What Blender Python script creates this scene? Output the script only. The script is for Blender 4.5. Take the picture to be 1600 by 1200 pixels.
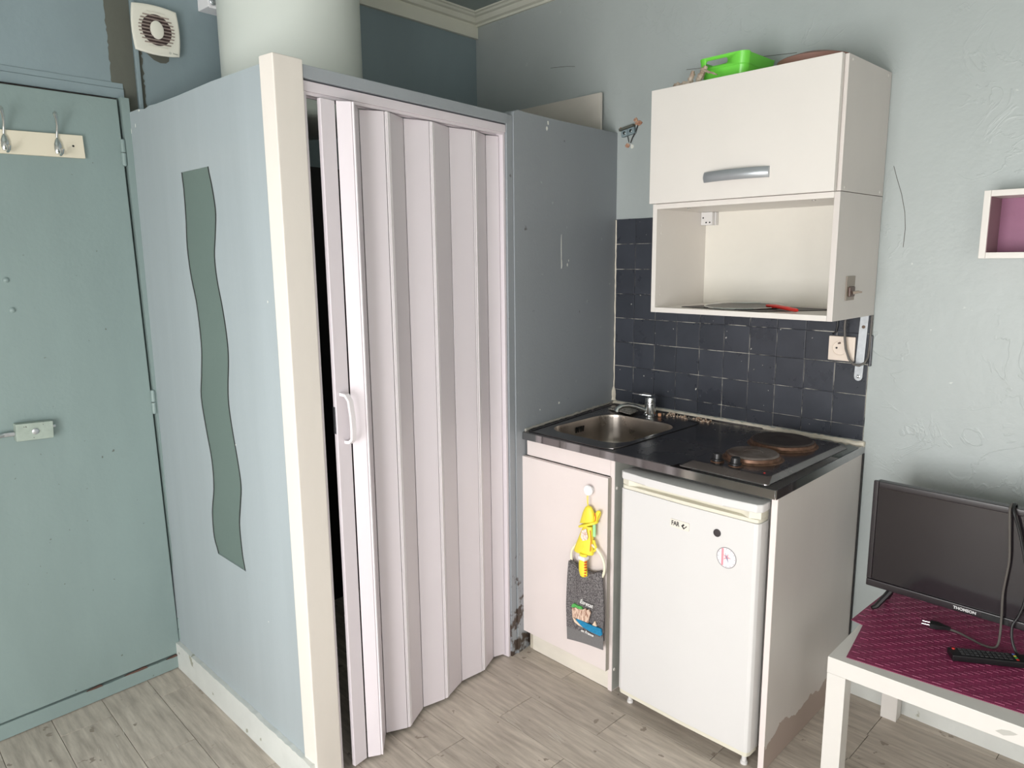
import bpy, bmesh, math, random
from mathutils import Matrix, Vector
random.seed(7)
R = math.radians
scene = bpy.context.scene
for o in list(bpy.data.objects):
    bpy.data.objects.remove(o, do_unlink=True)
COL = scene.collection

# ------------------------------------------------------------------ camera
cam_d = bpy.data.cameras.new('camera'); cam = bpy.data.objects.new('camera', cam_d); COL.objects.link(cam)
cam_d.sensor_fit = 'HORIZONTAL'; cam_d.sensor_width = 36.0; cam_d.lens = 1126.26 * 36 / 1600
cam_d.clip_start = 0.02
_r = Vector((0.69572488, 0.71823877, -0.00999843)); _u = Vector((-0.11655806, 0.12661749, 0.98507981)); _f = Vector((-0.70878848, 0.68417913, -0.17180746))
cam.matrix_world = Matrix(((_r.x, _u.x, -_f.x, 1.79988), (_r.y, _u.y, -_f.y, -2.31687), (_r.z, _u.z, -_f.z, 1.39780), (0, 0, 0, 1)))
scene.camera = cam

# ------------------------------------------------------------------ world, lights, exposure
world = bpy.data.worlds.new('daylight'); scene.world = world; world.use_nodes = True
bg = world.node_tree.nodes['Background']; bg.inputs[0].default_value = (0.95, 0.98, 1.0, 1); bg.inputs[1].default_value = 2.0
def area(name, loc, rot, sx, sy, power, col=(1, 1, 1)):
    d = bpy.data.lights.new(name, 'AREA'); d.shape = 'RECTANGLE'; d.size = sx; d.size_y = sy; d.energy = power; d.color = col
    o = bpy.data.objects.new(name, d); COL.objects.link(o); o.location = loc; o.rotation_euler = rot
    return o
# daylight entering by the window of the wall behind the camera
WX0, WX1, WZ0, WZ1, WY = 0.55, 2.10, 0.15, 1.62, -3.4
SY0, SY1, SZ0, SZ1, XR, H_CEIL = -3.2, -2.4, 0.60, 1.70, 2.75, 2.468
area('window_daylight', ((WX0 + WX1) / 2, WY - 0.12, (WZ0 + WZ1) / 2), (R(90), 0, 0), WX1 - WX0, WZ1 - WZ0, 62, (1.0, 0.985, 0.97))
area('side_fill_light', (XR + 0.12, (SY0 + SY1) / 2, (SZ0 + SZ1) / 2), (R(90), 0, R(90)), SY1 - SY0, SZ1 - SZ0, 16, (1.0, 0.985, 0.97))  # added fill lamp for faces turned right, no known window there
scene.view_settings.view_transform = 'Standard'; scene.view_settings.look = 'None'
scene.view_settings.gamma = 1.0; scene.view_settings.use_curve_mapping = False
scene.view_settings.exposure = 0.36

# ------------------------------------------------------------------ materials
def lin(c):
    return tuple(((v / 255) / 12.92 if v / 255 <= 0.04045 else ((v / 255 + 0.055) / 1.055) ** 2.4) for v in c) + (1,)
MATS = {}
def mat(name, col, rough=0.5, metal=0.0, var=0.0, vscale=(3, 3, 3), bump=0.0, bscale=80.0, bump2=0.0, b2scale=8.0, col2=None, lo=0.35, hi=0.65, spec=0.5, rvar=0.0, coat=0.0, alpha=None, trans=0.0, emit=None, rnd=0.0, speck=None, detail=6.0):
    """procedural principled material: two-tone noise colour, two bump scales, optional specks"""
    if name in MATS: return MATS[name]
    m = bpy.data.materials.new(name); m.use_nodes = True
    nt = m.node_tree; N = nt.nodes; Lk = nt.links; b = N['Principled BSDF']
    b.inputs['Roughness'].default_value = rough; b.inputs['Metallic'].default_value = metal
    b.inputs['Specular IOR Level'].default_value = spec; b.inputs['Coat Weight'].default_value = coat
    b.inputs['Transmission Weight'].default_value = trans
    c1 = lin(col); b.inputs['Base Color'].default_value = c1
    tc = N.new('ShaderNodeTexCoord'); vec = tc.outputs['Object']
    if rnd > 0:
        oi = N.new('ShaderNodeObjectInfo'); add = N.new('ShaderNodeVectorMath'); add.operation = 'ADD'
        mul = N.new('ShaderNodeVectorMath'); mul.operation = 'SCALE'; mul.inputs['Scale'].default_value = 37.0
        cmb = N.new('ShaderNodeCombineXYZ')
        for i in range(3): Lk.new(oi.outputs['Random'], cmb.inputs[i])
        Lk.new(cmb.outputs[0], mul.inputs[0]); Lk.new(vec, add.inputs[0]); Lk.new(mul.outputs[0], add.inputs[1]); vec = add.outputs[0]
    colsock = None
    if var > 0 or col2:
        mp = N.new('ShaderNodeMapping'); mp.inputs['Scale'].default_value = vscale; Lk.new(vec, mp.inputs[0])
        nz = N.new('ShaderNodeTexNoise'); nz.inputs['Scale'].default_value = 1.0; nz.inputs['Detail'].default_value = detail; nz.inputs['Roughness'].default_value = 0.6
        Lk.new(mp.outputs[0], nz.inputs['Vector'])
        rp = N.new('ShaderNodeValToRGB'); rp.color_ramp.elements[0].position = lo; rp.color_ramp.elements[1].position = hi
        if col2: a, c = c1, lin(col2)
        else: a = tuple(v * (1 - var) for v in c1[:3]) + (1,); c = tuple(min(1, v * (1 + var)) for v in c1[:3]) + (1,)
        rp.color_ramp.elements[0].color = a; rp.color_ramp.elements[1].color = c
        Lk.new(nz.outputs['Fac'], rp.inputs[0]); colsock = rp.outputs[0]
        if rvar > 0:
            mr = N.new('ShaderNodeMapRange'); mr.inputs['To Min'].default_value = max(0, rough - rvar); mr.inputs['To Max'].default_value = min(1, rough + rvar)
            mr.inputs['From Min'].default_value = 0.3; mr.inputs['From Max'].default_value = 0.7
            Lk.new(nz.outputs['Fac'], mr.inputs[0]); Lk.new(mr.outputs[0], b.inputs['Roughness'])
    if rnd > 0 and colsock:
        hv = N.new('ShaderNodeHueSaturation'); mr2 = N.new('ShaderNodeMapRange'); mr2.inputs['To Min'].default_value = 1 - rnd; mr2.inputs['To Max'].default_value = 1 + rnd
        Lk.new(oi.outputs['Random'], mr2.inputs[0]); Lk.new(mr2.outputs[0], hv.inputs['Value']); Lk.new(colsock, hv.inputs['Color']); colsock = hv.outputs[0]
    if speck:   # (colour, scale, threshold)
        sn = N.new('ShaderNodeTexNoise'); sn.inputs['Scale'].default_value = speck[1]; sn.inputs['Detail'].default_value = 3.0; Lk.new(vec, sn.inputs['Vector'])
        sr = N.new('ShaderNodeValToRGB'); sr.color_ramp.elements[0].position = speck[2]; sr.color_ramp.elements[1].position = speck[2] + 0.03
        Lk.new(sn.outputs['Fac'], sr.inputs[0])
        mx = N.new('ShaderNodeMix'); mx.data_type = 'RGBA'; mx.inputs[7].default_value = lin(speck[0])
        if colsock: Lk.new(colsock, mx.inputs[6])
        else: mx.inputs[6].default_value = c1
        Lk.new(sr.outputs[0], mx.inputs[0]); colsock = mx.outputs[2]
    if colsock: Lk.new(colsock, b.inputs['Base Color'])
    prev = None
    for st, sc, dist in ((bump2, b2scale, 0.01), (bump, bscale, 0.002)):
        if st > 0:
            nz = N.new('ShaderNodeTexNoise'); nz.inputs['Scale'].default_value = sc; nz.inputs['Detail'].default_value = 5.0; Lk.new(vec, nz.inputs['Vector'])
            bp = N.new('ShaderNodeBump'); bp.inputs['Strength'].default_value = st; bp.inputs['Distance'].default_value = dist
            Lk.new(nz.outputs['Fac'], bp.inputs['Height'])
            if prev: Lk.new(prev, bp.inputs['Normal'])
            prev = bp.outputs[0]
    if prev: Lk.new(prev, b.inputs['Normal'])
    if emit: b.inputs['Emission Color'].default_value = lin(emit[0]); b.inputs['Emission Strength'].default_value = emit[1]
    MATS[name] = m
    return m

PW = mat('wall_paint', (177, 184, 183), 0.42, var=0.06, vscale=(1.5, 1.5, 0.8), bump=0.35, bscale=70, bump2=0.22, b2scale=6, speck=((205, 210, 205), 25, 0.74))
PD = mat('door_paint', (132, 149, 147), 0.42, var=0.06, vscale=(3, 3, .9), bump=0.25, bscale=90, bump2=0.1, b2scale=5, speck=((92, 98, 92), 60, 0.735))
PF = mat('fan_wall_paint', (134, 150, 155), 0.5, var=0.07, vscale=(2, 2, 1), bump=0.25, bscale=80)
PC = mat('partition_paint', (164, 173, 177), 0.4, var=0.05, vscale=(5, 5, .5), bump=0.15, bscale=110, bump2=0.04, b2scale=5)
PP = mat('panel_paint', (148, 153, 158), 0.45, var=0.04, vscale=(2, 2, .7), bump=0.22, bscale=110, speck=((170, 176, 176), 30, 0.73))
WHITEW = mat('white_wall_paint', (232, 230, 225), 0.6, var=0.02, bump=0.1)
CEIL = mat('ceiling_paint', (150, 162, 158), 0.7, var=0.03, bump=0.1)
CORN = mat('cornice_paint', (222, 222, 208), 0.6, var=0.04, bump=0.1)
CREAM = mat('cream_paint', (222, 215, 207), 0.45, var=0.03, vscale=(6, 6, 1.5), bump=0.12, bscale=60)
PLIN = mat('plinth_paint', (208, 210, 206), 0.5, var=0.06, vscale=(6, 6, 6), bump=0.3, bscale=60, speck=((160, 160, 145), 18, 0.7))
PVC = mat('lilac_white_pvc', (216, 208, 213), 0.38, var=0.015, vscale=(3, 3, 1), bump=0.03, bscale=200)
PVC2 = mat('pvc_edge', (224, 218, 221), 0.35)
LAM = mat('white_melamine', (226, 221, 215), 0.35, var=0.015, bump=0.04, bscale=250)
LAMP = mat('pinkish_white_melamine', (230, 219, 216), 0.38, var=0.02, bump=0.05, bscale=200)
SIDE = mat('grey_side_panel', (212, 205, 200), 0.4, var=0.03, vscale=(4, 4, 2), bump=0.05, bscale=200)
FRI = mat('fridge_enamel', (219, 217, 216), 0.3, var=0.01, bump=0.04, bscale=120)
FCR = mat('fridge_cream_plastic', (222, 218, 202), 0.4)
EDGE = mat('panel_edge_brown', (110, 92, 78), 0.6)
STEEL = mat('worn_steel', (128, 124, 124), 0.24, 1.0, var=0.12, vscale=(4, 4, 4), rvar=0.1, bump=0.03, bscale=60)
BASIN = mat('brushed_basin_steel', (176, 168, 160), 0.32, 1.0, var=0.15, vscale=(7, 7, 7), rvar=0.08, bump=0.03, bscale=200)
EDGESTEEL = mat('polished_steel', (170, 168, 168), 0.08, 1.0, var=0.05, vscale=(12, 2, 2))
CHROME = mat('chrome', (205, 208, 208), 0.12, 1.0)
ZINC = mat('zinc_plate', (196, 200, 204), 0.35, 1.0, var=0.12, vscale=(40, 40, 40))
ALU = mat('satin_grey_plastic', (172, 176, 180), 0.32, 0.5)
HPLATE = mat('rusty_hotplate', (92, 74, 66), 0.55, 0.5, col2=(140, 132, 128), vscale=(16, 16, 16), lo=0.35, hi=0.7, bump=0.1, bscale=90)
HPLATE2 = mat('dark_hotplate', (84, 74, 70), 0.5, 0.5, col2=(62, 54, 52), vscale=(12, 12, 12), bump=0.1, bscale=90)
RUST = mat('rusty_ring', (120, 92, 76), 0.5, 0.7, var=0.3, vscale=(60, 60, 60))
BLACK = mat('black_plastic', (26, 26, 28), 0.35)
TILE = mat('navy_grey_tile', (60, 63, 71), 0.3, var=0.12, vscale=(6, 6, 6), bump=0.1, bscale=60, rnd=0.1, speck=((200, 198, 190), 55, 0.735), rvar=0.08)
GROUT = mat('worn_grout', (60, 62, 68), 0.8, col2=(196, 192, 182), vscale=(14, 14, 14), lo=0.44, hi=0.56, bump=0.2)
SEAL = mat('sealant', (226, 218, 202), 0.6, var=0.08, vscale=(30, 30, 30), bump=0.3, bscale=60)
PLANK = mat('grey_wood_plank', (160, 149, 138), 0.5, col2=(206, 195, 182), vscale=(7, 60, 10), lo=0.3, hi=0.7, bump=0.25, bscale=90, rnd=0.05, rvar=0.08, detail=9.0, speck=((146, 134, 122), 26, 0.69))
FLOORB = mat('seam_dark', (72, 64, 58), 0.9)
TANK = mat('tank_enamel', (214, 219, 212), 0.35, var=0.02, vscale=(2, 2, 1), bump=0.03, bscale=30)
SLITSHADE = mat('slit_shade', (30, 25, 24), 0.6, var=0.2, bump=0.1)
GLASS = mat('green_frosted_glass', (102, 118, 112), 0.35, var=0.04, bump=0.3, bscale=400, speck=((70, 86, 78), 160, 0.72))
DARKG = mat('dark_gap', (34, 36, 34), 0.8)
OLIVE = mat('bare_plaster', (92, 94, 86), 0.85, var=0.12, vscale=(10, 10, 4), bump=0.3, bscale=60)
RAW = mat('raw_wood_edge', (92, 66, 58), 0.8, var=0.2, vscale=(20, 20, 20))
CHIP = mat('white_chip', (226, 226, 218), 0.7)
TERRA = mat('broken_plaster', (206, 170, 144), 0.9, col2=(150, 96, 74), vscale=(90, 90, 90), bump=0.6, bscale=90)
PURP = mat('plum_woven_vinyl', (140, 50, 88), 0.42, var=0.12, vscale=(20, 20, 20), bump=0.2, bscale=300)
PURB = mat('plum_board', (150, 96, 126), 0.5, var=0.1, vscale=(8, 8, 8))
PURS = mat('greyed_plum_board', (150, 120, 126), 0.5)  # greyer plum for the sheet inside the cube's left side
SCREEN = mat('tv_screen', (38, 34, 37), 0.09, spec=0.5, var=0.05)
TVB = mat('tv_bezel', (40, 35, 38), 0.28, var=0.05)
GREY = mat('grey_cable', (92, 88, 84), 0.4)
GREEN = mat('lime_plastic', (118, 220, 76), 0.3, var=0.02)
WOOD = mat('driftwood', (150, 128, 110), 0.8, col2=(206, 192, 176), vscale=(40, 40, 40), bump=0.5, bscale=90)
BROWN = mat('brown_tray', (150, 112, 100), 0.6, var=0.05)
TOWEL = mat('grey_terry', (78, 74, 76), 0.95, col2=(138, 134, 134), vscale=(260, 260, 260), lo=0.40, hi=0.62, bump=1.0, bscale=260, spec=0.1)
TOWELB = mat('grey_towel_band', (122, 120, 120), 0.9, var=0.06, vscale=(200, 200, 200), spec=0.1)
YEL = mat('yellow_oilcloth', (246, 226, 70), 0.45, var=0.05, vscale=(40, 40, 40), bump=0.1)
ORANGE = mat('orange_stripe', (226, 92, 40), 0.6)
MINT = mat('mint_felt', (170, 228, 170), 0.8)
PAPER = mat('pale_print', (236, 226, 212), 0.7, col2=(206, 150, 140), vscale=(160, 160, 160), lo=0.5, hi=0.62)
IVORY = mat('ivory_plastic', (242, 236, 212), 0.4)
WHITEP = mat('white_plastic', (240, 238, 240), 0.35)
RED = mat('red_plastic', (216, 48, 40), 0.35)
PANM = mat('dark_mesh', (72, 70, 66), 0.4, 0.5, var=0.15, vscale=(200, 200, 200))
SHEET = mat('black_baking_sheet', (52, 48, 48), 0.5, var=0.1, vscale=(20, 20, 20))
SPONGE = mat('speckled_scourer', (70, 68, 64), 0.9, col2=(196, 190, 180), vscale=(300, 300, 300), lo=0.42, hi=0.58, bump=0.8, bscale=300)
FANW = mat('fan_plastic', (228, 226, 214), 0.45, var=0.02)
FAND = mat('fan_grime', (66, 52, 50), 0.8, var=0.3, vscale=(60, 60, 60))
FANG = mat('grimy_slat', (150, 136, 128), 0.7, var=0.2, vscale=(60, 60, 60))
RACKM = mat('cream_rail', (218, 210, 190), 0.5, var=0.02)
INK = mat('dark_ink', (24, 22, 22), 0.5)
TXT = mat('silver_letter', (216, 216, 216), 0.3)
EMB = mat('white_thread', (236, 234, 232), 0.8)
PLATE = mat('label_plate', (228, 222, 212), 0.4)
PINK = mat('pink_print', (232, 150, 160), 0.6)
STICK = mat('sticker_paper', (236, 228, 234), 0.4)
BLUE = mat('slate_print', (120, 140, 170), 0.6)
SEA = mat('blue_thread', (30, 130, 176), 0.8, var=0.15, vscale=(200, 200, 200))
SAND = mat('sand_thread', (226, 200, 180), 0.8, col2=(150, 104, 84), vscale=(260, 260, 60), lo=0.45, hi=0.6)
SANDP = mat('pale_sand_thread', (232, 208, 184), 0.8)
LEAF = mat('green_thread', (90, 176, 90), 0.8, var=0.15, vscale=(200, 200, 200))
SWITCH = mat('brown_switch_plate', (150, 138, 126), 0.4)
SWITCHD = mat('switch_brown', (92, 70, 62), 0.4)
CRUMB = mat('crumbs', (196, 150, 120), 0.9, col2=(226, 214, 198), vscale=(200, 200, 200))

# side panel with its own water stain along the foot
def stain(m):
    nt = m.node_tree; N = nt.nodes; Lk = nt.links; b = N['Principled BSDF']
    g = N.new('ShaderNodeNewGeometry'); sx = N.new('ShaderNodeSeparateXYZ'); Lk.new(g.outputs['Position'], sx.inputs[0])
    nz = N.new('ShaderNodeTexNoise'); nz.inputs['Scale'].default_value = 9; nz.inputs['Detail'].default_value = 4; Lk.new(g.outputs['Position'], nz.inputs['Vector'])
    ma = N.new('ShaderNodeMath'); ma.operation = 'MULTIPLY_ADD'; ma.inputs[1].default_value = 0.16; Lk.new(nz.outputs['Fac'], ma.inputs[0]); ma.inputs[2].default_value = 0.005
    lt = N.new('ShaderNodeMath'); lt.operation = 'LESS_THAN'; Lk.new(sx.outputs['Z'], lt.inputs[0]); Lk.new(ma.outputs[0], lt.inputs[1])
    mx = N.new('ShaderNodeMix'); mx.data_type = 'RGBA'; mx.inputs[7].default_value = lin((176, 158, 148))
    src = b.inputs['Base Color'].links[0].from_socket; Lk.new(src, mx.inputs[6]); Lk.new(lt.outputs[0], mx.inputs[0]); Lk.new(mx.outputs[2], b.inputs['Base Color'])
stain(SIDE)
def wrinkles(m, sc=7.0, st=0.22):
    # blistered, wrinkled paint film: thin ridges where a warped noise crosses its middle, in patches
    nt = m.node_tree; N = nt.nodes; Lk = nt.links; b = N['Principled BSDF']
    tc = N.new('ShaderNodeTexCoord'); n1 = N.new('ShaderNodeTexNoise'); n1.inputs['Scale'].default_value = sc; n1.inputs['Detail'].default_value = 5; n1.inputs['Distortion'].default_value = 1.2
    Lk.new(tc.outputs['Object'], n1.inputs['Vector'])
    su = N.new('ShaderNodeMath'); su.operation = 'SUBTRACT'; su.inputs[1].default_value = 0.5; Lk.new(n1.outputs['Fac'], su.inputs[0])
    ab = N.new('ShaderNodeMath'); ab.operation = 'ABSOLUTE'; Lk.new(su.outputs[0], ab.inputs[0])
    mr = N.new('ShaderNodeMapRange'); mr.inputs['From Min'].default_value = 0.0; mr.inputs['From Max'].default_value = 0.022; mr.inputs['To Min'].default_value = 1; mr.inputs['To Max'].default_value = 0; Lk.new(ab.outputs[0], mr.inputs[0])
    n2 = N.new('ShaderNodeTexNoise'); n2.inputs['Scale'].default_value = 3.0; n2.inputs['Detail'].default_value = 2; Lk.new(tc.outputs['Object'], n2.inputs['Vector'])
    m2 = N.new('ShaderNodeMapRange'); m2.inputs['From Min'].default_value = 0.5; m2.inputs['From Max'].default_value = 0.62; Lk.new(n2.outputs['Fac'], m2.inputs[0])
    mu = N.new('ShaderNodeMath'); mu.operation = 'MULTIPLY'; Lk.new(mr.outputs[0], mu.inputs[0]); Lk.new(m2.outputs[0], mu.inputs[1])
    bp = N.new('ShaderNodeBump'); bp.inputs['Strength'].default_value = st; bp.inputs['Distance'].default_value = 0.006; Lk.new(mu.outputs[0], bp.inputs['Height'])
    old = b.inputs['Normal'].links[0].from_socket; Lk.new(old, bp.inputs['Normal']); Lk.new(bp.outputs[0], b.inputs['Normal'])
wrinkles(PW)
def mould(m, top=0.42):
    # brown-black damp spots in the lower part of the board
    nt = m.node_tree; N = nt.nodes; Lk = nt.links; b = N['Principled BSDF']
    g = N.new('ShaderNodeNewGeometry'); sx = N.new('ShaderNodeSeparateXYZ'); Lk.new(g.outputs['Position'], sx.inputs[0])
    nz = N.new('ShaderNodeTexNoise'); nz.inputs['Scale'].default_value = 28; nz.inputs['Detail'].default_value = 6; Lk.new(g.outputs['Position'], nz.inputs['Vector'])
    fz = N.new('ShaderNodeMapRange'); fz.inputs['From Min'].default_value = 0; fz.inputs['From Max'].default_value = top; fz.inputs['To Min'].default_value = 0.12; fz.inputs['To Max'].default_value = -0.2; Lk.new(sx.outputs['Z'], fz.inputs[0])
    ad = N.new('ShaderNodeMath'); ad.operation = 'ADD'; Lk.new(nz.outputs['Fac'], ad.inputs[0]); Lk.new(fz.outputs[0], ad.inputs[1])
    th = N.new('ShaderNodeMapRange'); th.inputs['From Min'].default_value = 0.52; th.inputs['From Max'].default_value = 0.6; Lk.new(ad.outputs[0], th.inputs[0])
    mx = N.new('ShaderNodeMix'); mx.data_type = 'RGBA'; mx.inputs[7].default_value = lin((70, 58, 50))
    src = b.inputs['Base Color'].links[0].from_socket; Lk.new(src, mx.inputs[6]); Lk.new(th.outputs[0], mx.inputs[0]); Lk.new(mx.outputs[2], b.inputs['Base Color'])
mould(PP)

# ------------------------------------------------------------------ mesh helpers
class MB:
    def __init__(s): s.bm = bmesh.new()
    def _add(s, b, M=None):
        if M is not None: bmesh.ops.transform(b, matrix=M, verts=b.verts)
        me = bpy.data.meshes.new('t'); b.to_mesh(me); b.free(); s.bm.from_mesh(me); bpy.data.meshes.remove(me); return s
    def box(s, x0, x1, y0, y1, z0, z1, M=None, bev=0.0, seg=2):
        b = bmesh.new(); bmesh.ops.create_cube(b, size=1)
        for v in b.verts: v.co = Vector(((x0 + x1) / 2 + v.co.x * (x1 - x0), (y0 + y1) / 2 + v.co.y * (y1 - y0), (z0 + z1) / 2 + v.co.z * (z1 - z0)))
        if bev > 0: bmesh.ops.bevel(b, geom=list(b.edges), offset=bev, segments=seg, affect='EDGES', profile=0.5)
        return s._add(b, M)
    def prism(s, pts, w0, w1, plane='xy', M=None, bev=0.0, seg=2):
        """polygon extruded along the third axis; plane names the axes of pts"""
        def P(u, v, w): return {'xy': (u, v, w), 'xz': (u, w, v), 'yz': (w, u, v)}[plane]
        b = bmesh.new(); lo = [b.verts.new(P(u, v, w0)) for u, v in pts]; hi = [b.verts.new(P(u, v, w1)) for u, v in pts]; n = len(pts)
        b.faces.new(lo); b.faces.new(hi)
        for i in range(n): b.faces.new((lo[i], lo[(i + 1) % n], hi[(i + 1) % n], hi[i]))
        if bev > 0: bmesh.ops.bevel(b, geom=list(b.edges), offset=bev, segments=seg, affect='EDGES', profile=0.5)
        return s._add(b, M)
    def tube(s, pts, r, seg=8, M=None, closed=False):
        b = bmesh.new(); pts = [Vector(p) for p in pts]; n = len(pts); rings = []; up = None
        for i, p in enumerate(pts):
            a = pts[(i - 1) % n] if (closed or i > 0) else p; c = pts[(i + 1) % n] if (closed or i < n - 1) else p
            t = (c - a).normalized()
            if up is None: up = t.orthogonal().normalized()
            up = (up - t * up.dot(t)); up = up.normalized() if up.length > 1e-6 else t.orthogonal().normalized()
            sd = t.cross(up); rr = r[i] if isinstance(r, (list, tuple)) else r
            rings.append([b.verts.new(p + up * (math.cos(k * 2 * math.pi / seg) * rr) + sd * (math.sin(k * 2 * math.pi / seg) * rr)) for k in range(seg)])
        for i in range(n if closed else n - 1):
            A, B = rings[i], rings[(i + 1) % n]
            for k in range(seg): b.faces.new((A[k], A[(k + 1) % seg], B[(k + 1) % seg], B[k]))
        if not closed: b.faces.new(rings[0][::-1]); b.faces.new(rings[-1])
        return s._add(b, M)
    def lathe(s, prof, M=None, seg=32, cap=True):
        b = bmesh.new(); rings = []
        for r, z in prof:
            rings.append([b.verts.new((r * math.cos(k * 2 * math.pi / seg), r * math.sin(k * 2 * math.pi / seg), z)) for k in range(seg)])
        for A, B in zip(rings, rings[1:]):
            for k in range(seg): b.faces.new((A[k], A[(k + 1) % seg], B[(k + 1) % seg], B[k]))
        if cap: b.faces.new(rings[0][::-1]); b.faces.new(rings[-1])
        return s._add(b, M)
    def loft(s, rings, M=None, cap=True, closed=True):
        b = bmesh.new(); vs = [[b.verts.new(p) for p in ring] for ring in rings]; n = len(rings[0])
        for A, B in zip(vs, vs[1:]):
            for k in range(n if closed else n - 1): b.faces.new((A[k], A[(k + 1) % n], B[(k + 1) % n], B[k]))
        if cap: b.faces.new(vs[0][::-1]); b.faces.new(vs[-1])
        return s._add(b, M)
    def grid(s, f, nu, nv, M=None, thick=0.0):
        b = bmesh.new(); V = [[b.verts.new(f(i / nu, j / nv)) for j in range(nv + 1)] for i in range(nu + 1)]
        for i in range(nu):
            for j in range(nv): b.faces.new((V[i][j], V[i + 1][j], V[i + 1][j + 1], V[i][j + 1]))
        if thick: bmesh.ops.recalc_face_normals(b, faces=b.faces); bmesh.ops.solidify(b, geom=list(b.faces), thickness=thick)
        return s._add(b, M)
    def build(s, name, material, parent=None, loc=None, sharp=40, recalc=True):
        bm = s.bm
        if recalc: bmesh.ops.recalc_face_normals(bm, faces=bm.faces)
        if parent is not None:
            org = parent_world(parent); rel = Vector((0, 0, 0))
        else:
            if loc is None:
                xs = [v.co for v in bm.verts]
                loc = ((min(v.x for v in xs) + max(v.x for v in xs)) / 2, (min(v.y for v in xs) + max(v.y for v in xs)) / 2, min(v.z for v in xs))
            org = Vector(loc); rel = org
        bmesh.ops.translate(bm, vec=-org, verts=bm.verts)
        me = bpy.data.meshes.new(name); bm.to_mesh(me); bm.free()
        me.materials.append(material)
        for p in me.polygons: p.use_smooth = True
        me.set_sharp_from_angle(angle=R(sharp))
        o = bpy.data.objects.new(name, me); COL.objects.link(o); o.location = rel
        wn = o.modifiers.new('weighted', 'WEIGHTED_NORMAL'); wn.keep_sharp = True; wn.weight = 100
        if parent is not None: o.parent = parent
        return o
def parent_world(o):
    v = Vector((0, 0, 0))
    while o is not None: v += Vector(o.location); o = o.parent
    return v
def tag(o, label, cat=None, group=None, kind=None):
    if label: o['label'] = label
    if cat: o['category'] = cat
    if group: o['group'] = group
    if kind: o['kind'] = kind
    return o
def thing(name, label, cat, loc, group=None, kind=None):
    o = bpy.data.objects.new(name, None); COL.objects.link(o); o.location = loc; o.empty_display_size = 0.05
    return tag(o, label, cat, group, kind)
def bx(name, m, parent, *a, **k):
    return MB().box(*a, **k).build(name, m, parent)
def text_mesh(body, name, size, M, m, parent, extr=0.0006, shear=0.0, bold=0.0):
    """lettering as a flat mesh; local x right, y up, z out of the surface"""
    c = bpy.data.curves.new(name, 'FONT'); c.body = body; c.size = size; c.extrude = extr; c.align_x = 'CENTER'; c.align_y = 'CENTER'; c.shear = shear; c.offset = bold; c.resolution_u = 3
    o = bpy.data.objects.new(name + '_tmp', c); COL.objects.link(o)
    bpy.context.view_layer.update()
    me = bpy.data.meshes.new_from_object(o.evaluated_get(bpy.context.evaluated_depsgraph_get()))
    bpy.data.objects.remove(o, do_unlink=True); bpy.data.curves.remove(c)
    me.transform(M); me.transform(Matrix.Translation(-parent_world(parent)))
    me.materials.clear(); me.materials.append(m); me.name = name
    q = bpy.data.objects.new(name, me); COL.objects.link(q); q.parent = parent
    return q
def rrect(x0, x1, y0, y1, r, n=6):
    out = []
    for cx, cy, a in ((x1 - r, y1 - r, 0), (x0 + r, y1 - r, 90), (x0 + r, y0 + r, 180), (x1 - r, y0 + r, 270)):
        for k in range(n + 1):
            t = R(a + 90 * k / n); out.append((cx + r * math.cos(t), cy + r * math.sin(t)))
    return out
def crom(tab, z):
    """smooth interpolation in a table of (z, value), z ascending"""
    n = len(tab)
    for i in range(n - 1):
        if z <= tab[i + 1][0] or i == n - 2:
            t = (z - tab[i][0]) / (tab[i + 1][0] - tab[i][0]); t = min(max(t, 0), 1)
            p0 = tab[max(i - 1, 0)][1]; p1 = tab[i][1]; p2 = tab[i + 1][1]; p3 = tab[min(i + 2, n - 1)][1]
            return 0.5 * (2 * p1 + (p2 - p0) * t + (2 * p0 - 5 * p1 + 4 * p2 - p3) * t * t + (3 * p1 - p0 - 3 * p2 + p3) * t ** 3)
def frame(o, ax, ay, az=(0, 0, 1)):
    return Matrix(((ax[0], ay[0], az[0], o[0]), (ax[1], ay[1], az[1], o[1]), (ax[2], ay[2], az[2], o[2]), (0, 0, 0, 1)))
# frames of the slightly out-of-square walls: local (along, outward, up)
MV = frame((0, 0, 0), (0.14228, -0.98983, 0), (0.98983, 0.14228, 0))               # shower front wall, along = towards the viewer
_l = math.hypot(0.932, 0.0243); ML = frame((-0.714, -1.543, 0), (0.932 / _l, 0.0243 / _l, 0), (0.0243 / _l, -0.932 / _l, 0))   # shower side wall with the wavy pane
_k = math.hypot(1, 0.0643); MF = frame((-0.813, 0, 0), (0.0643 / _k, -1 / _k, 0), (1 / _k, 0.0643 / _k, 0))   # entrance wall, along = from the far corner

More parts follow.
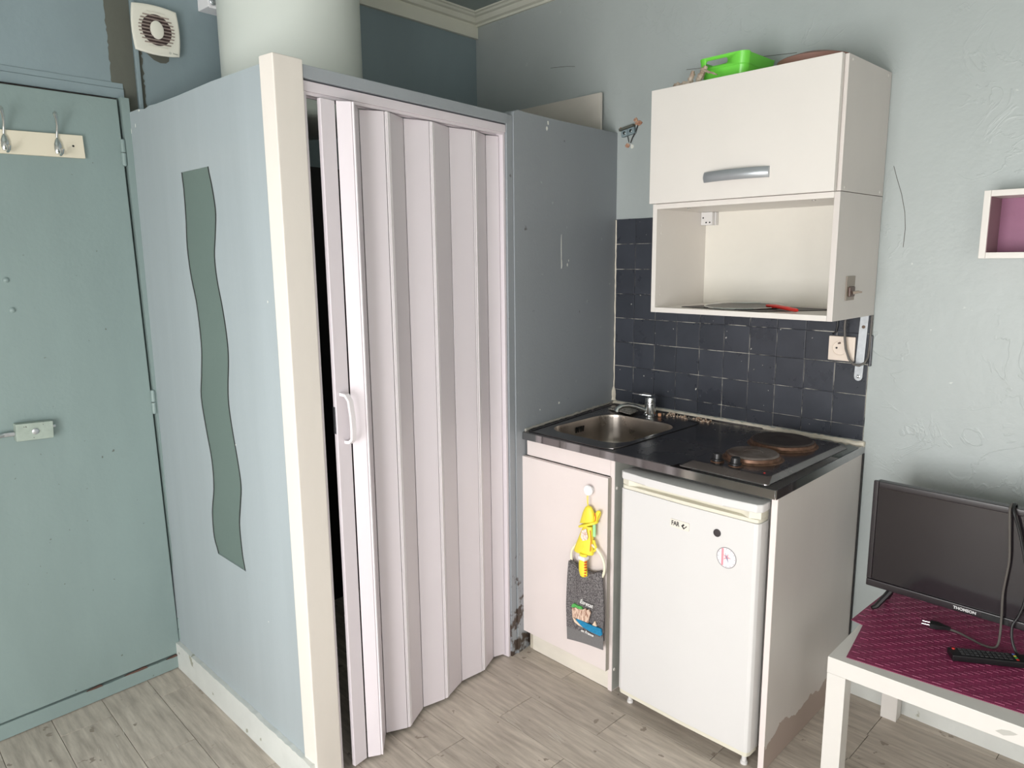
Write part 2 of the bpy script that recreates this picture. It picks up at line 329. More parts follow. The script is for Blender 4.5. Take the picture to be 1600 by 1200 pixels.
# ------------------------------------------------------------------ the room
fl = tag(MB().box(-0.9, XR, WY, 0.0, -0.05, -0.006).build('floor', FLOORB), 'grey-brown wood-look plank floor of the studio', 'floor', kind='structure')
PW_, PL_ = 0.1425, 0.562
pm = MB().box(-PL_ / 2 + .0008, PL_ / 2 - .0008, -PW_ / 2 + .0007, PW_ / 2 - .0007, -0.006, 0, bev=0.0007, seg=1).build('plank', PLANK, fl)
plank_me = pm.data; plank_me.transform(Matrix.Translation(Vector(fl.location))); first = pm
row = 0; y = -0.235 + PW_ * 1.5
rows = []
yy = -0.235 + PW_ * 2      # upper edge of the first row towards the kitchen wall
k = 0
while yy - PW_ * k > WY - 0.1:
    rows.append((yy - PW_ * (k + .5), k)); k += 1
for yc_, k in rows:
    off = 0.578 if (k % 2 == 1) else 0.310
    if k == 2: off = 1.144
    x = off - PL_ * 4 + PL_ / 2
    while x < XR + PL_ / 2:
        if -0.75 - PL_ / 2 < x and yc_ > WY + 0.05:
            x0, x1 = x - PL_ / 2, x + PL_ / 2
            if first is not None: o = first; first = None
            else: o = pm.copy(); COL.objects.link(o)
            o.location = Vector((x, yc_, 0)) - Vector(fl.location); o.parent = fl
        x += PL_

SCUFF = mat('pale_scuff', (206, 200, 190), .6)
for cx, cy, n_, sp2 in ((.35, -.925, 6, .03), (.47, -.885, 9, .035), (-.46, -1.79, 7, .04), (-.36, -1.86, 5, .05)):
    for q in range(n_):
        x_ = cx + random.uniform(-sp2, sp2); y_ = cy + random.uniform(-sp2 * .6, sp2 * .6); ln_ = random.uniform(.012, .045); w_ = random.uniform(.0006, .0016); an = random.uniform(-.25, .05)
        dx_, dy_ = math.cos(an) * ln_, math.sin(an) * ln_
        MB().prism([(x_, y_), (x_ + dx_, y_ + dy_ - w_ * .3), (x_ + dx_ * 1.05, y_ + dy_), (x_ + dx_ * .5, y_ + dy_ * .5 + w_)], -.0002, .0003, 'xy').build('scuff', SCUFF, fl)
wall_b = tag(MB().box(-0.95, XR + 0.1, 0.0, 0.1, -0.05, H_CEIL + .02).build('wall_back', PW), 'pale blue-grey bumpy painted wall behind the kitchenette', 'wall', kind='structure')
wall_l = tag(MB().box(-0.05, 3.55, -0.1, 0.0, -0.05, H_CEIL + .02, M=MF).build('wall_left', PF), 'blue-grey wall around the entrance door and the extractor fan', 'wall', kind='structure')
wr_ = MB(); wr_.box(XR, XR + .1, SY1, 0, -.05, H_CEIL + .02).box(XR, XR + .1, WY, SY0, -.05, H_CEIL + .02).box(XR, XR + .1, SY0, SY1, -.05, SZ0).box(XR, XR + .1, SY0, SY1, SZ1, H_CEIL + .02)
tag(wr_.build('wall_right', WHITEW), 'white side wall beyond the picture, with an opening added for fill light', 'wall', kind='structure')
fill_win = thing('added_side_window', 'unseen white window frame added in the side wall for fill light', 'window', (XR + .05, (SY0 + SY1) / 2, SZ0), kind='structure')  # frame made up to go with the added fill lamp
for a, b_, c, d in ((SY0, SY0 + .06, SZ0, SZ1), (SY1 - .06, SY1, SZ0, SZ1), (SY0 + .06, SY1 - .06, SZ0, SZ0 + .06), (SY0 + .06, SY1 - .06, SZ1 - .06, SZ1), ((SY0 + SY1) / 2 - .04, (SY0 + SY1) / 2 + .04, SZ0 + .06, SZ1 - .06)):
    bx('window_frame', LAM, fill_win, XR + .02, XR + .08, a, b_, c, d, bev=.004)
wf = MB()
wf.box(-0.9, WX0, WY - .1, WY, -.05, H_CEIL + .02).box(WX1, XR, WY - .1, WY, -.05, H_CEIL + .02).box(WX0, WX1, WY - .1, WY, -.05, WZ0).box(WX0, WX1, WY - .1, WY, WZ1, H_CEIL + .02)
tag(wf.build('wall_front', WHITEW), 'pale wall with the window behind the viewer', 'wall', kind='structure')
win = thing('window_1', 'white framed window behind the viewer', 'window', ((WX0 + WX1) / 2, WY - .05, WZ0), kind='structure')
for a, b_, c, d in ((WX0, WX0 + .06, WZ0, WZ1), (WX1 - .06, WX1, WZ0, WZ1), (WX0 + .06, WX1 - .06, WZ0, WZ0 + .06), (WX0 + .06, WX1 - .06, WZ1 - .06, WZ1), ((WX0 + WX1) / 2 - .04, (WX0 + WX1) / 2 + .04, WZ0 + .06, WZ1 - .06)):
    bx('window_frame', LAM, win, a, b_, WY - .08, WY - .02, c, d, bev=.004)
tag(MB().box(-0.95, XR + 0.1, WY - .1, 0.1, H_CEIL, H_CEIL + .1).build('ceiling', CEIL), 'grey-green painted ceiling inside the white cornice', 'ceiling', kind='structure')

# cornice: stepped moulding along both walls
def cornice_prof(d):   # (out from wall, z)
    return [(0, 2.424), (.010, 2.424), (.012, 2.432), (.026, 2.436), (.034, 2.446), (.036, 2.452), (.050, 2.455), (.056, 2.461), (.066, 2.463), (.068, H_CEIL), (0, H_CEIL)]
mb = MB(); A = [(-0.813 + .0, -v, z) for v, z in cornice_prof(0)]
ra = [(-0.813 + u + .0643 * u, -u, z) for u, z in cornice_prof(0)]; rb = [(XR, -u, z) for u, z in cornice_prof(0)]
mb.loft([ra, rb]); tag(mb.build('trim_1', CORN, sharp=25), 'white stepped ceiling cornice over the kitchenette wall', 'cornice', kind='structure')
mb = MB(); re = [(-0.813 + .0643 * 3.3 + u, -3.3, z) for u, z in cornice_prof(0)]
mb.loft([ra, re]); tag(mb.build('trim_2', CORN, sharp=25), 'white stepped ceiling cornice over the entrance wall', 'cornice', kind='structure')
tag(MB().box(0.002, 3.3, 0.0005, 0.018, 2.374, 2.4235, M=MF, bev=.002).build('trim_3', CORN), 'plain cream fascia board under the cornice in the far corner', 'trim', kind='structure')

# ------------------------------------------------------------------ shower cubicle
ZT = 1.842
# side wall with the wavy opening
wl = [(.530, .416), (.574, .394), (.656, .396), (.735, .421), (.821, .424), (.915, .402), (1.007, .386), (1.075, .402), (1.16, .418), (1.279, .410), (1.36, .387), (1.44, .378), (1.52, .386), (1.60, .388), (1.642, .384)]
wr = [(.530, .602), (.571, .592), (.665, .588), (.725, .603), (.785, .617), (.86, .607), (.926, .592), (1.0, .580), (1.05, .582), (1.14, .600), (1.20, .600), (1.277, .587), (1.35, .568), (1.412, .564), (1.47, .580), (1.526, .592), (1.59, .582), (1.642, .567)]
NZ = 72; ZL = [.530 + (1.642 - .530) * i / NZ for i in range(NZ + 1)]
LW = _l; TH = 0.036
side_wall_loc = (-.25, -1.53, 0)
mb = MB()
top_pts = [(0, 1.848), (.03, 1.850), (.11, 1.849), (.16, 1.842), (.20, 1.846), (.25, 1.843), (.40, 1.841), (.62, 1.842), (LW - .02, 1.836)]
left = [(0, 0)] + [(LW - .012, 0)] + [(LW - .012, .530), (wr[0][1], .530)]
# left part, right part, top and bottom bands as prisms sharing the wave outline
mb.prism([(0, .53)] + [(crom(wl, z), z) for z in ZL] + [(0, 1.642)], -TH, 0, 'xz')
mb.prism([(LW - .012, 1.642)] + [(crom(wr, z), z) for z in reversed(ZL)] + [(LW - .012, .53)], -TH, 0, 'xz')
mb.prism([(0, 0), (LW - .012, 0), (LW - .012, .53), (0, .53)], -TH, 0, 'xz')
mb.prism([(LW - .012, 1.642), (0, 1.642)] + top_pts, -TH, 0, 'xz')
bmesh.ops.transform(mb.bm, matrix=ML, verts=mb.bm.verts)
sw = tag(mb.build('wall_shower_left', PC, loc=side_wall_loc, sharp=30), 'pale blue-grey shower partition with a wavy pane', 'wall', kind='structure')
mb = MB(); mb.prism([(crom(wl, z) - .012, z) for z in ZL] + [(crom(wr, z) + .012, z) for z in reversed(ZL)], -0.016, -0.0035, 'xz', M=ML)
tag(mb.build('wavy_pane', GLASS, sw), 'tall wavy green frosted pane')
# dark strips drawn in for the shaded gap beside the pane
def ribbon(tab, s0, nm, wd=.0035):
    mb = MB(); mb.prism([(crom(tab, z) + s0, z) for z in ZL] + [(crom(tab, z) + s0 + wd, z) for z in reversed(ZL)], -0.0033, -0.0018, 'xz', M=ML); return mb.build(nm, DARKG, sw)
ribbon(wr, -.0115, 'pane_gap_shade', .0112); ribbon(wl, 0.0002, 'pane_gap_shade', .0022)
for s0, z0, w, h in ((.035, 1.795, .006, .022), (.075, 1.806, .003, .012), (.115, 1.845, .012, .006), (.60, .90, .003, .004), (.84, 1.30, .003, .006), (.72, .42, .004, .003)):
    mb = MB(); mb.prism([(s0 + w * math.cos(a) * random.uniform(.35, .6), z0 + h * math.sin(a) * random.uniform(.35, .6)) for a in [R(360 * q / 9) for q in range(9)]], -0.0004, 0.0006, 'xz', M=ML); mb.build('paint_chip', CHIP, sw)
# plinth of the shower side wall, chipped upper edge
mb = MB(); tp = [(.006 + (LW - .01) * i / 70, .094 + random.uniform(-.0025, .002)) for i in range(71)]
mb.prism([(.006, 0.0), (LW - .004, 0.0)] + tp[::-1], 0.0003, 0.014, 'xz', M=ML)
tag(mb.build('baseboard_left', PLIN), 'white chipped baseboard along the shower partition', 'baseboard', kind='structure')

# front wall: panel beside the worktop, post, header, jamb
mb = MB(); pts = [(0.0, 0), (.658, 0), (.658, 1.845), (.652, 1.856), (.635, 1.862), (.60, 1.860), (.4, 1.861), (.2, 1.865), (0.0, 1.869)]
mb.prism(pts, -.045, 0.0, 'xz', M=MV)
pan = tag(mb.build('wall_shower_right', PP), 'dark blue-grey partition panel between folding door and sink', 'wall', kind='structure')
for s0, z0, w, h in ((.387, 1.43, .004, .13), (.385, 1.375, .008, .035), (.348, 1.372, .007, .014), (.34, 1.388, .003, .01), (.475, 1.825, .012, .014), (.468, 1.845, .01, .014), (.40, .875, .014, .01), (.52, .87, .005, .006)):
    mb = MB(); mb.prism([(s0 + w * math.cos(a) * random.uniform(.3, .6), z0 + h * math.sin(a) * random.uniform(.35, .55)) for a in [R(360 * q / 9) for q in range(9)]], -.0004, .0006, 'xz', M=MV); mb.build('paint_chip', CHIP, pan)
tag(MB().box(.6595, .689, -.052, -.004, 0, 1.842, M=MV, bev=.002).build('trim_4', PP), 'narrow blue-grey jamb between folding door and panel', 'trim', kind='structure')
mb = MB(); mb.box(1.4535, 1.534, -.050, .004, 0, 1.852, M=MV, bev=.004)
tag(mb.build('trim_5', CREAM), 'tall cream corner post of the shower cubicle', 'post', kind='structure')
tag(MB().box(.690, 1.4530, -.055, .001, 1.8125, 1.842, M=MV, bev=.0015).build('trim_6', PP), 'blue-grey header beam above the folding door', 'beam', kind='structure')

# folding door
fd = thing('folding_door', 'lilac-white pleated folding door of the shower', 'door', tuple(MV @ Vector((1.05, -.03, 0))))
bx('top_rail', PVC, fd, .691, 1.4528, -.050, -.006, 1.786, 1.8095, M=MV, bev=.002)
bx('rail_lip', PVC, fd, .70, 1.44, -.043, -.038, 1.779, 1.786, M=MV); bx('rail_lip', PVC, fd, .70, 1.44, -.016, -.011, 1.779, 1.786, M=MV)
bx('side_jamb', PVC, fd, 1.4415, 1.4528, -.050, -.006, .002, 1.786, M=MV, bev=.0015)
bx('side_jamb', PVC, fd, .6905, .7015, -.048, -.010, .002, 1.786, M=MV, bev=.0015)
def leaf(p, q, z0=.011, z1=1.776, th=.006, name='leaf', m=PVC, gap=.0006):
    p = Vector(p); q = Vector(q); d = (q - p).normalized(); n = Vector((-d.y, d.x))
    if n.y < 0: n = -n
    p2 = p + d * gap; q2 = q - d * gap
    pts = [p2, q2, q2 - n * th, p2 - n * th]
    return MB().prism([(v.x, v.y) for v in pts], z0, z1, 'xy', M=MV, bev=.0009, seg=1).build(name, m, fd)
segs = [((1.409, .001), (1.364, 0.000), 'lead_stile'), ((1.362, .001), (1.332, .023), 'leaf'), ((1.331, .024), (1.326, .024), 'hinge_strip'), ((1.324, .022), (1.260, -.037), 'leaf'),
        ((1.258, -.038), (1.202, -.004), 'leaf'), ((1.200, -.002), (1.183, -.003), 'hinge_strip'), ((1.181, -.006), (1.104, -.036), 'leaf'),
        ((1.102, -.037), (1.028, -.012), 'leaf'), ((1.026, -.011), (1.008, -.012), 'hinge_strip'), ((1.006, -.014), (.924, -.034), 'leaf'),
        ((.922, -.035), (.838, -.018), 'leaf'), ((.836, -.017), (.814, -.020), 'hinge_strip'), ((.812, -.022), (.748, -.042), 'leaf'), ((.746, -.043), (.704, -.024), 'leaf')]
for a, b_, nm in segs:
    leaf(a, b_, name=nm, m=PVC2 if nm == 'hinge_strip' else PVC, th=.012 if nm == 'lead_stile' else .005)
for s0, n0 in ((1.3285, .0252), (1.194, -.0012), (1.019, -.0102), (.827, -.0172)):   # fine bead on each hinge strip
    bx('hinge_bead', PVC2, fd, s0 - .0012, s0 + .0012, n0 - .001, n0 + .0012, .012, 1.775, M=MV)
# bow handle on the lead stile
hp = [(1.391, .002, 1.062), (1.389, .020, 1.060), (1.384, .026, 1.045), (1.381, .029, 1.0), (1.380, .029, .965), (1.380, .027, .944), (1.381, .018, .936), (1.382, .002, .935)]
mb = MB(); rings = []
for i, p_ in enumerate(hp):
    a = Vector(hp[max(i - 1, 0)]); c = Vector(hp[min(i + 1, len(hp) - 1)]); t = (c - a).normalized(); sd = Vector((1, 0, 0)); nn = t.cross(sd).normalized()
    w_, d_ = .0068, .004; rings.append([Vector(p_) + sd * w_ + nn * d_, Vector(p_) - sd * w_ + nn * d_, Vector(p_) - sd * w_ - nn * d_, Vector(p_) + sd * w_ - nn * d_])
mb.loft(rings, M=MV); mb.build('handle', PVC2, fd, sharp=50)
bx('strike_plate', ZINC, fd, 1.4095, 1.4105, -.011, -.002, .96, 1.03, M=MV)

# added dark sheets stand in for the shade seen through the slit
tag(MB().box(.06, 1.47, .001, .012, 0.0, 1.745, M=MF).build('slit_shade_back', SLITSHADE), 'added dark sheet standing in for shade behind the door slit', 'wall', kind='structure')
tag(MB().box(.02, LW - .09, -TH - .012, -TH - .001, 0, 1.70, M=ML).build('slit_shade_inner', SLITSHADE), 'added dark shade sheet on the inner face of the shower partition', 'wall', kind='structure')
tag(MB().box(-.73, -.07, -.012, -.001, 0, 1.60).build('slit_shade_far', SLITSHADE), 'added dark shade sheet on the far side of the shower', 'wall', kind='structure')

# ------------------------------------------------------------------ entrance door and its wall
E_ = thing('door_1', 'grey-green painted entrance door with worn lower rail', 'door', tuple(MF @ Vector((1.95, 0.02, 0.03))), kind='structure')
mb = MB(); mb.prism([(1.548, .0535), (2.36, .0535), (2.36, 1.882), (1.578, 1.884)], .004, .030, 'xz', M=MF, bev=.003); mb.build('door_leaf', PD, E_)
mb = MB(); lowp = [(1.548, .049), (1.62, .047), (1.70, .049), (1.78, .046), (1.86, .049), (2.0, .05), (2.36, .05)]
mb.prism(lowp + [(2.36, .002), (1.543, .002)], .006, .034, 'xz', M=MF, bev=.002); mb.build('bottom_rail', PD, E_)
for a, b_, zz in ((1.56, 1.60, .047), (1.66, 1.735, .048), (1.80, 1.85, .0475)):
    mb = MB(); mb.prism([(a, zz - .001), (a + .4 * (b_ - a), zz - .0015), (b_, zz + .0005), (b_ - .01, zz + .003), (a + .6 * (b_ - a), zz + .0035), (a + .2 * (b_ - a), zz + .006), (a + .004, zz + .004)], .0300, .0348, 'xz', M=MF); mb.build('worn_edge', RAW, E_)
for z0, s0 in ((1.729, 1.576), (.947, 1.559), (.143, 1.543)):
    h = MB(); Mh = MF @ Matrix.Translation((s0, .034, z0 - .041)); h.lathe([(.002, 0), (.0065, .003), (.0072, .008), (.0072, .039)], M=Mh, seg=14); hh = h.build('hinge', PD, E_)
    h = MB(); h.lathe([(.0072, .0415), (.0072, .074), (.0065, .079), (.002, .082)], M=Mh, seg=14); h.build('hinge_pin', PD, hh)
lk = MB(); Ml = MF @ Matrix.Translation((1.904, .030, .917)) @ Matrix.Rotation(R(-3), 4, 'Y')
lk.box(-.047, .047, 0, .030, -.0255, .0255, M=Ml, bev=.003); lock = tag(lk.build('rim_lock', mat('lock_paint', (158, 170, 160), .5, var=.08, vscale=(40, 40, 40), bump=.3, speck=((70, 64, 58), 120, .68)), E_), 'paint-spattered rim lock')
mb = MB(); mb.lathe([(.009, 0), (.009, .003), (.004, .005)], M=Ml @ Matrix.Translation((0, .030, 0)) @ Matrix.Rotation(R(-90), 4, 'X'), seg=16); mb.build('keyhole', ZINC, lock)
mb = MB(); mb.box(.047, .075, .008, .020, -.010, .002, M=Ml, bev=.002).tube([(.073, .014, -.004), (.085, .014, -.006)], .007, 8, M=Ml); mb.build('bolt', ZINC, lock)
mb = MB(); mb.box(-.056, -.047, .008, .020, .004, .012, M=Ml, bev=.002); mb.build('bolt', ZINC, lock)
for y_, z_ in ((1.921, 1.352), (1.915, 1.267)):
    mb = MB(); mb.lathe([(.008, 0), (.008, .002), (.005, .005), (.001, .006)], M=MF @ Matrix.Translation((y_, .030, z_)) @ Matrix.Rotation(R(-90), 4, 'X'), seg=14); mb.build('plug', PD, E_)
# frame
mb = MB(); mb.prism([(1.528, 0), (1.5415, 0), (1.5705, 1.891), (1.546, 1.891)], .0003, .036, 'xz', M=MF); mg = MB(); mg.prism([(1.530, 0), (1.60, 0), (1.60, 1.84), (2.40, 1.84), (2.40, 1.8915), (1.535, 1.8915)], .0002, .0025, 'xz', M=MF); mg.prism([(1.5295, .002), (2.40, .002), (2.40, .07), (1.5295, .07)], .0026, .0036, 'xz', M=MF); mg.build('frame_gap', mat('gap_backing', (58, 46, 40), .9, var=.2, vscale=(30, 30, 30)), E_)  # dark brown backing makes the gaps round the door read dark
tag(mb.build('trim_7', PD), 'painted right stile of the entrance door frame', 'trim', kind='structure')
mb = MB(); mb.box(1.547, 2.40, .0003, .008, 1.892, 1.921, M=MF, bev=.002).box(1.547, 2.40, .0003, .004, 1.9215, 1.938, M=MF, bev=.0015)
tag(mb.build('trim_8', PF), 'moulded head of the entrance door frame', 'trim', kind='structure')
# bare plaster strip and cable trunking
rag = lambda n, a, b_, z0, z1, j: [(a + random.uniform(-j, j), z0 + (z1 - z0) * i / n) for i in range(n + 1)]
mb = MB(); L1 = rag(40, 1.578, 1.578, 1.85, 2.19, .0025); L2 = [(1.507, 2.19), (1.507, 1.85)]
L1 = [(u - (.012 if z < 1.94 else 0) * (1.94 - z) / .09 * 1.2, z) for u, z in L1]
mb.prism(L1 + L2, .0002, .0014, 'xz', M=MF); mb.build('bare_plaster_strip', OLIVE, wall_l)
mb = MB(); mb.box(1.4935, 1.506, .0003, .012, 1.60, 2.26, M=MF, bev=.002); trunk = tag(mb.build('cable_trunking', PF), 'thin painted vertical trunking left of the extractor fan', 'trunking')
mb = MB(); L3 = rag(30, 1.481, 1.481, 1.84, 2.06, .003); mb.prism([(1.4934, 1.84)] + L3 + [(1.4934, 2.06)], .0002, .0012, 'xz', M=MF); mb.build('bare_plaster_strip', OLIVE, wall_l)
mb = MB(); mb.prism([(1.475, 2.05), (1.455, 2.034), (1.445, 2.026), (1.425, 2.020), (1.408, 2.022), (1.398, 2.030), (1.396, 2.05)], .0002, .0012, 'xz', M=MF); mb.build('bare_plaster_patch', OLIVE, wall_l)

# coat rail
cr = thing('coat_hook_rail', 'cream hook rail with chrome hooks on the entrance door', 'coat rack', tuple(MF @ Vector((1.80, .031, 1.70))))
mb = MB(); mb.prism([(1.686, 1.7005), (2.16, 1.690), (2.16, 1.752), (1.688, 1.7655)], .0305, .042, 'xz', M=MF, bev=.002); mb.build('rail', RACKM, cr)
for i, s0 in enumerate((1.757, 1.886, 2.015)):
    zo = -.004 * i * .8; mb = MB()
    mb.tube([(s0, .044, 1.752 + zo), (s0, .050, 1.765 + zo), (s0, .058, 1.783 + zo), (s0 + .004, .070, 1.800 + zo), (s0 + .009, .080, 1.812 + zo), (s0 + .010, .086, 1.814 + zo)], [.0035, .0035, .0038, .0042, .006, .004], 10, M=MF)
    hk = mb.build('hook', CHROME, cr)
    mb = MB(); mb.lathe([(.001, .0), (.008, .003), (.0105, .014), (.010, .028), (.006, .040), (.002, .046)], M=MF @ Matrix.Translation((s0, .046, 1.705 + zo)) @ Matrix.Diagonal((1, .55, 1, 1)), seg=16)
    mb.build('backplate', CHROME, hk)
    mb = MB(); mb.tube([(s0, .048, 1.712 + zo), (s0, .062, 1.703 + zo), (s0, .074, 1.707 + zo), (s0, .078, 1.718 + zo)], [.0045, .004, .0045, .006], 10, M=MF); mb.build('lower_prong', CHROME, hk)
mb = MB(); mb.lathe([(.003, 0), (.003, .0006)], M=MF @ Matrix.Translation((1.716, .042, 1.733)) @ Matrix.Rotation(R(-90), 4, 'X'), seg=12); mb.build('screw_hole', INK, cr)

# extractor fan
fx = thing('extractor_fan', 'square white extractor fan with grimy round grille', 'fan', tuple(MF @ Vector((1.437, .001, 2.04))))
MFN = MF @ Matrix.Translation((1.439, 0, 2.110)) @ Matrix.Diagonal((-1, 1, 1, 1))   # local x to the right in view
def bow(h, b_, n=8):
    out = []
    for sx, sy, ex, ey, nx, ny in ((-h, -h, h, -h, 0, -1), (h, -h, h, h, 1, 0), (h, h, -h, h, 0, 1), (-h, h, -h, -h, -1, 0)):
        for i in range(n):
            t = i / n; q = b_ * (1 - (2 * t - 1) ** 2); out.append((sx + (ex - sx) * t + nx * q, sy + (ey - sy) * t + ny * q))
    return out
mb = MB(); mb.loft([[(u, .0005, v) for u, v in bow(.060, .004)], [(u, .014, v) for u, v in bow(.062, .005)], [(u, .018, v) for u, v in bow(.0665, .0065)], [(u, .022, v) for u, v in bow(.0665, .0065)], [(u, .026, v) for u, v in bow(.060, .006)]], M=MFN); mb.build('housing', FANW, fx)
mb = MB(); mb.lathe([(.020, .0263), (.020, .0268), (.0455, .0268), (.0455, .0263)], M=MFN @ Matrix.Rotation(R(-90), 4, 'X'), seg=40); mb.build('dark_opening', FAND, fx)
for i in range(11):
    zz = -.050 + i * .010; hw = math.sqrt(max(.0, .058 ** 2 - zz ** 2)) * .95
    mb = MB(); mb.box(-hw, hw, .0265, .0295, zz - .0016, zz + .0016, M=MFN @ Matrix.Translation((0, 0, 0)), bev=.0006, seg=1); mb.build('slat', FANW if abs(zz) > .047 else FANG, fx)
mb = MB(); mb.lathe([(.0205, .0265), (.0205, .0300), (.018, .0312), (.010, .0322), (.001, .0325)], M=MFN @ Matrix.Rotation(R(-90), 4, 'X') @ Matrix.Diagonal((1, 1.3, 1, 1)), seg=32); mb.build('centre_disc', FANW, fx)
Mt = MFN @ Matrix(((1, 0, 0, .052), (0, 0, 1, .0268), (0, 1, 0, -.0605), (0, 0, 0, 1)))
text_mesh('Vitape', 'brand_lettering', .0062, Mt, mat('grey_ink', (120, 130, 124), .6), fx, extr=.0002)
mb = MB(); mb.lathe([(.0022, 0), (.0022, .0005), (.003, .0005), (.003, 0)], M=MFN @ Matrix.Translation((.036, .0262, -.0605)) @ Matrix.Rotation(R(-90), 4, 'X'), seg=16, cap=False); mb.build('brand_ring', MATS['grey_ink'], fx)

# water heater
wh = thing('water_heater', 'tall white cylindrical water heater above the shower cubicle', 'water heater', (-.469, -1.098, 1.83))
mb = MB(); mb.lathe([(.02, 1.805), (.15, 1.812), (.205, 1.824), (.217, 1.835), (.22, 1.85), (.22, 2.41), (.215, 2.43), (.19, 2.445), (.02, 2.455)], M=Matrix.Translation((-.469, -1.098, .0)), seg=64); mb.build('tank', TANK, wh)
mb = MB(); mb.box(1.19, 1.290, .0005, .075, 2.203, 2.300, M=MF, bev=.004); br = mb.build('wall_bracket', WHITEP, wh)
mb = MB(); mb.box(1.18, 1.288, .0755, .079, 2.199, 2.207, M=MF, bev=.001); mb.build('bracket_lip', WHITEP, br)
mb = MB(); mb.lathe([(.0125, .0), (.0125, .004), (.010, .006), (.006, .0065), (.005, .010), (.001, .010)], M=MF @ Matrix.Translation((1.274, .0755, 2.222)) @ Matrix.Rotation(R(-90), 4, 'X'), seg=20); mb.build('bolt', ZINC, br)

# white board standing behind the panel
mb = MB(); mb.box(-.50, -.058, -.034, -.022, 0.0, 2.023, bev=.001); tag(mb.build('loose_board', mat('board_white', (214, 208, 198), .5, var=.05, vscale=(3, 3, 8))), 'pale loose board standing behind the shower panel', 'board')

# ------------------------------------------------------------------ kitchenette wall: tiles
TX = [0.0] + [.098 * i + .001 for i in range(1, 10)] + [.984]
TZ = [.822, .869, .967, 1.064, 1.159, 1.255, 1.351, 1.448, 1.544]
mb = MB(); mb.box(.0005, .984, -.0030, -.0002, .822, 1.543); mb.build('grout', GROUT, wall_b)
tile_cache = {}
for i in range(10):
    for j in range(8):
        x0, x1, z0, z1 = TX[i], TX[i + 1], TZ[j], TZ[j + 1]
        key = (round(x1 - x0, 4), round(z1 - z0, 4)); g_ = .0011
        if key not in tile_cache:
            w2, h2 = (x1 - x0) / 2 - g_, (z1 - z0) / 2 - g_
            tmp = MB().box(-w2, w2, -.006, -.0005, -h2, h2, bev=.0012, seg=2).build('tile', TILE, wall_b)
            tmp.data.transform(Matrix.Translation(Vector(wall_b.location))); tile_cache[key] = tmp; o = tmp
        else:
            o = tile_cache[key].copy(); COL.objects.link(o)
        o.parent = wall_b
        o.location = Vector(((x0 + x1) / 2 + random.uniform(-.0004, .0004), random.uniform(-.0006, .0002), (z0 + z1) / 2 + random.uniform(-.0004, .0004))) - Vector(wall_b.location)
        o.rotation_euler = (R(random.uniform(-.2, .2)), R(random.uniform(-.25, .25)), R(random.uniform(-.2, .2)))
# sealant bead along worktop and up the corner
def bead(p, q, n, w):
    out = [];
    p = Vector(p); q = Vector(q)
    for i in range(n + 1):
        out.append(p.lerp(q, i / n) + Vector((0, random.uniform(-.001, .001), random.uniform(-.001, .0015))))
    return out, [w * random.uniform(.75, 1.2) for _ in range(n + 1)]
mb = MB(); a, r_ = bead((.006, -.010, .813), (.992, -.010, .813), 90, .0085); mb.tube(a, r_, 7)
tag(mb.build('trim_9', SEAL), 'ragged white sealant bead behind the worktop', 'sealant', kind='structure')
mb = MB(); a, r_ = bead((.006, -.008, .825), (.006, -.008, .862), 8, .011); a2, r2 = bead((.006, -.007, .862), (.005, -.006, 1.54), 40, .003); mb.tube(a + a2[1:], r_ + r2[1:], 7)
tag(mb.build('trim_10', SEAL), 'ragged sealant up the corner beside the tiles', 'sealant', kind='structure')
mb = MB(); a = [(-.1437 * -t + .003, -t, .815 + random.uniform(-.001, .002)) for t in [.02 + .585 * i / 50 for i in range(51)]]; mb.tube([(.1437 * -p_[1] + .003, p_[1], p_[2]) for p_ in a], [.004 * random.uniform(.7, 1.5) for _ in a], 7)
tag(mb.build('trim_11', mat('grey_sealant', (170, 166, 158), .7, var=.1, vscale=(40, 40, 40), bump=.3)), 'grey sealant between worktop and shower panel', 'sealant', kind='structure')
# wall marks: cracks
for pts in ([(1.010, -.0004, 1.652), (1.022, -.0004, 1.620), (1.038, -.0004, 1.570), (1.050, -.0004, 1.520), (1.055, -.0004, 1.470), (1.054, -.0004, 1.420)],
            [(-.35, -.0004, 2.172), (-.30, -.0004, 2.163), (-.26, -.0004, 2.159), (-.22, -.0004, 2.150)],
            [(.30, -.0004, 2.045), (.40, -.0004, 2.035), (.50, -.0004, 2.04), (.62, -.0004, 2.03), (.70, -.0004, 2.022)],
            [(-.50, -.0004, 2.03), (-.4, -.0004, 2.028)][:2]):
    mb = MB(); mb.tube([Vector(p_) + Vector((random.uniform(-.002, .002), 0, random.uniform(-.002, .002))) for p_ in pts], .0008, 5); mb.build('crack', mat('crack_line', (96, 92, 86), .9), wall_b)

# terminal block in a broken patch of plaster
tb = thing('terminal_block', 'small metal terminal block in broken plaster beside the tall cupboard', 'terminal', (.055, -.001, 1.85))
MT = Matrix.Translation((.058, 0, 1.866)) @ Matrix.Rotation(R(-9), 4, 'Y')
mb = MB(); mb.box(-.030, .000, -.016, -.0005, -.014, .010, M=MT, bev=.002).box(.001, .031, -.016, -.0005, -.014, .010, M=MT, bev=.002); blk = mb.build('block', PF, tb)
mb = MB(); mb.box(-.036, .030, -.020, -.0005, .011, .020, M=MT, bev=.001); mb.build('top_flange', OLIVE, tb)
for dx in (-.014, .016):
    mb = MB(); mb.lathe([(.0065, 0), (.0065, .001), (.0045, .0012), (.0045, .003), (.001, .003)], M=MT @ Matrix.Translation((dx, -.016, -.002)) @ Matrix.Rotation(R(90), 4, 'X'), seg=16); mb.build('screw', CHROME, tb)
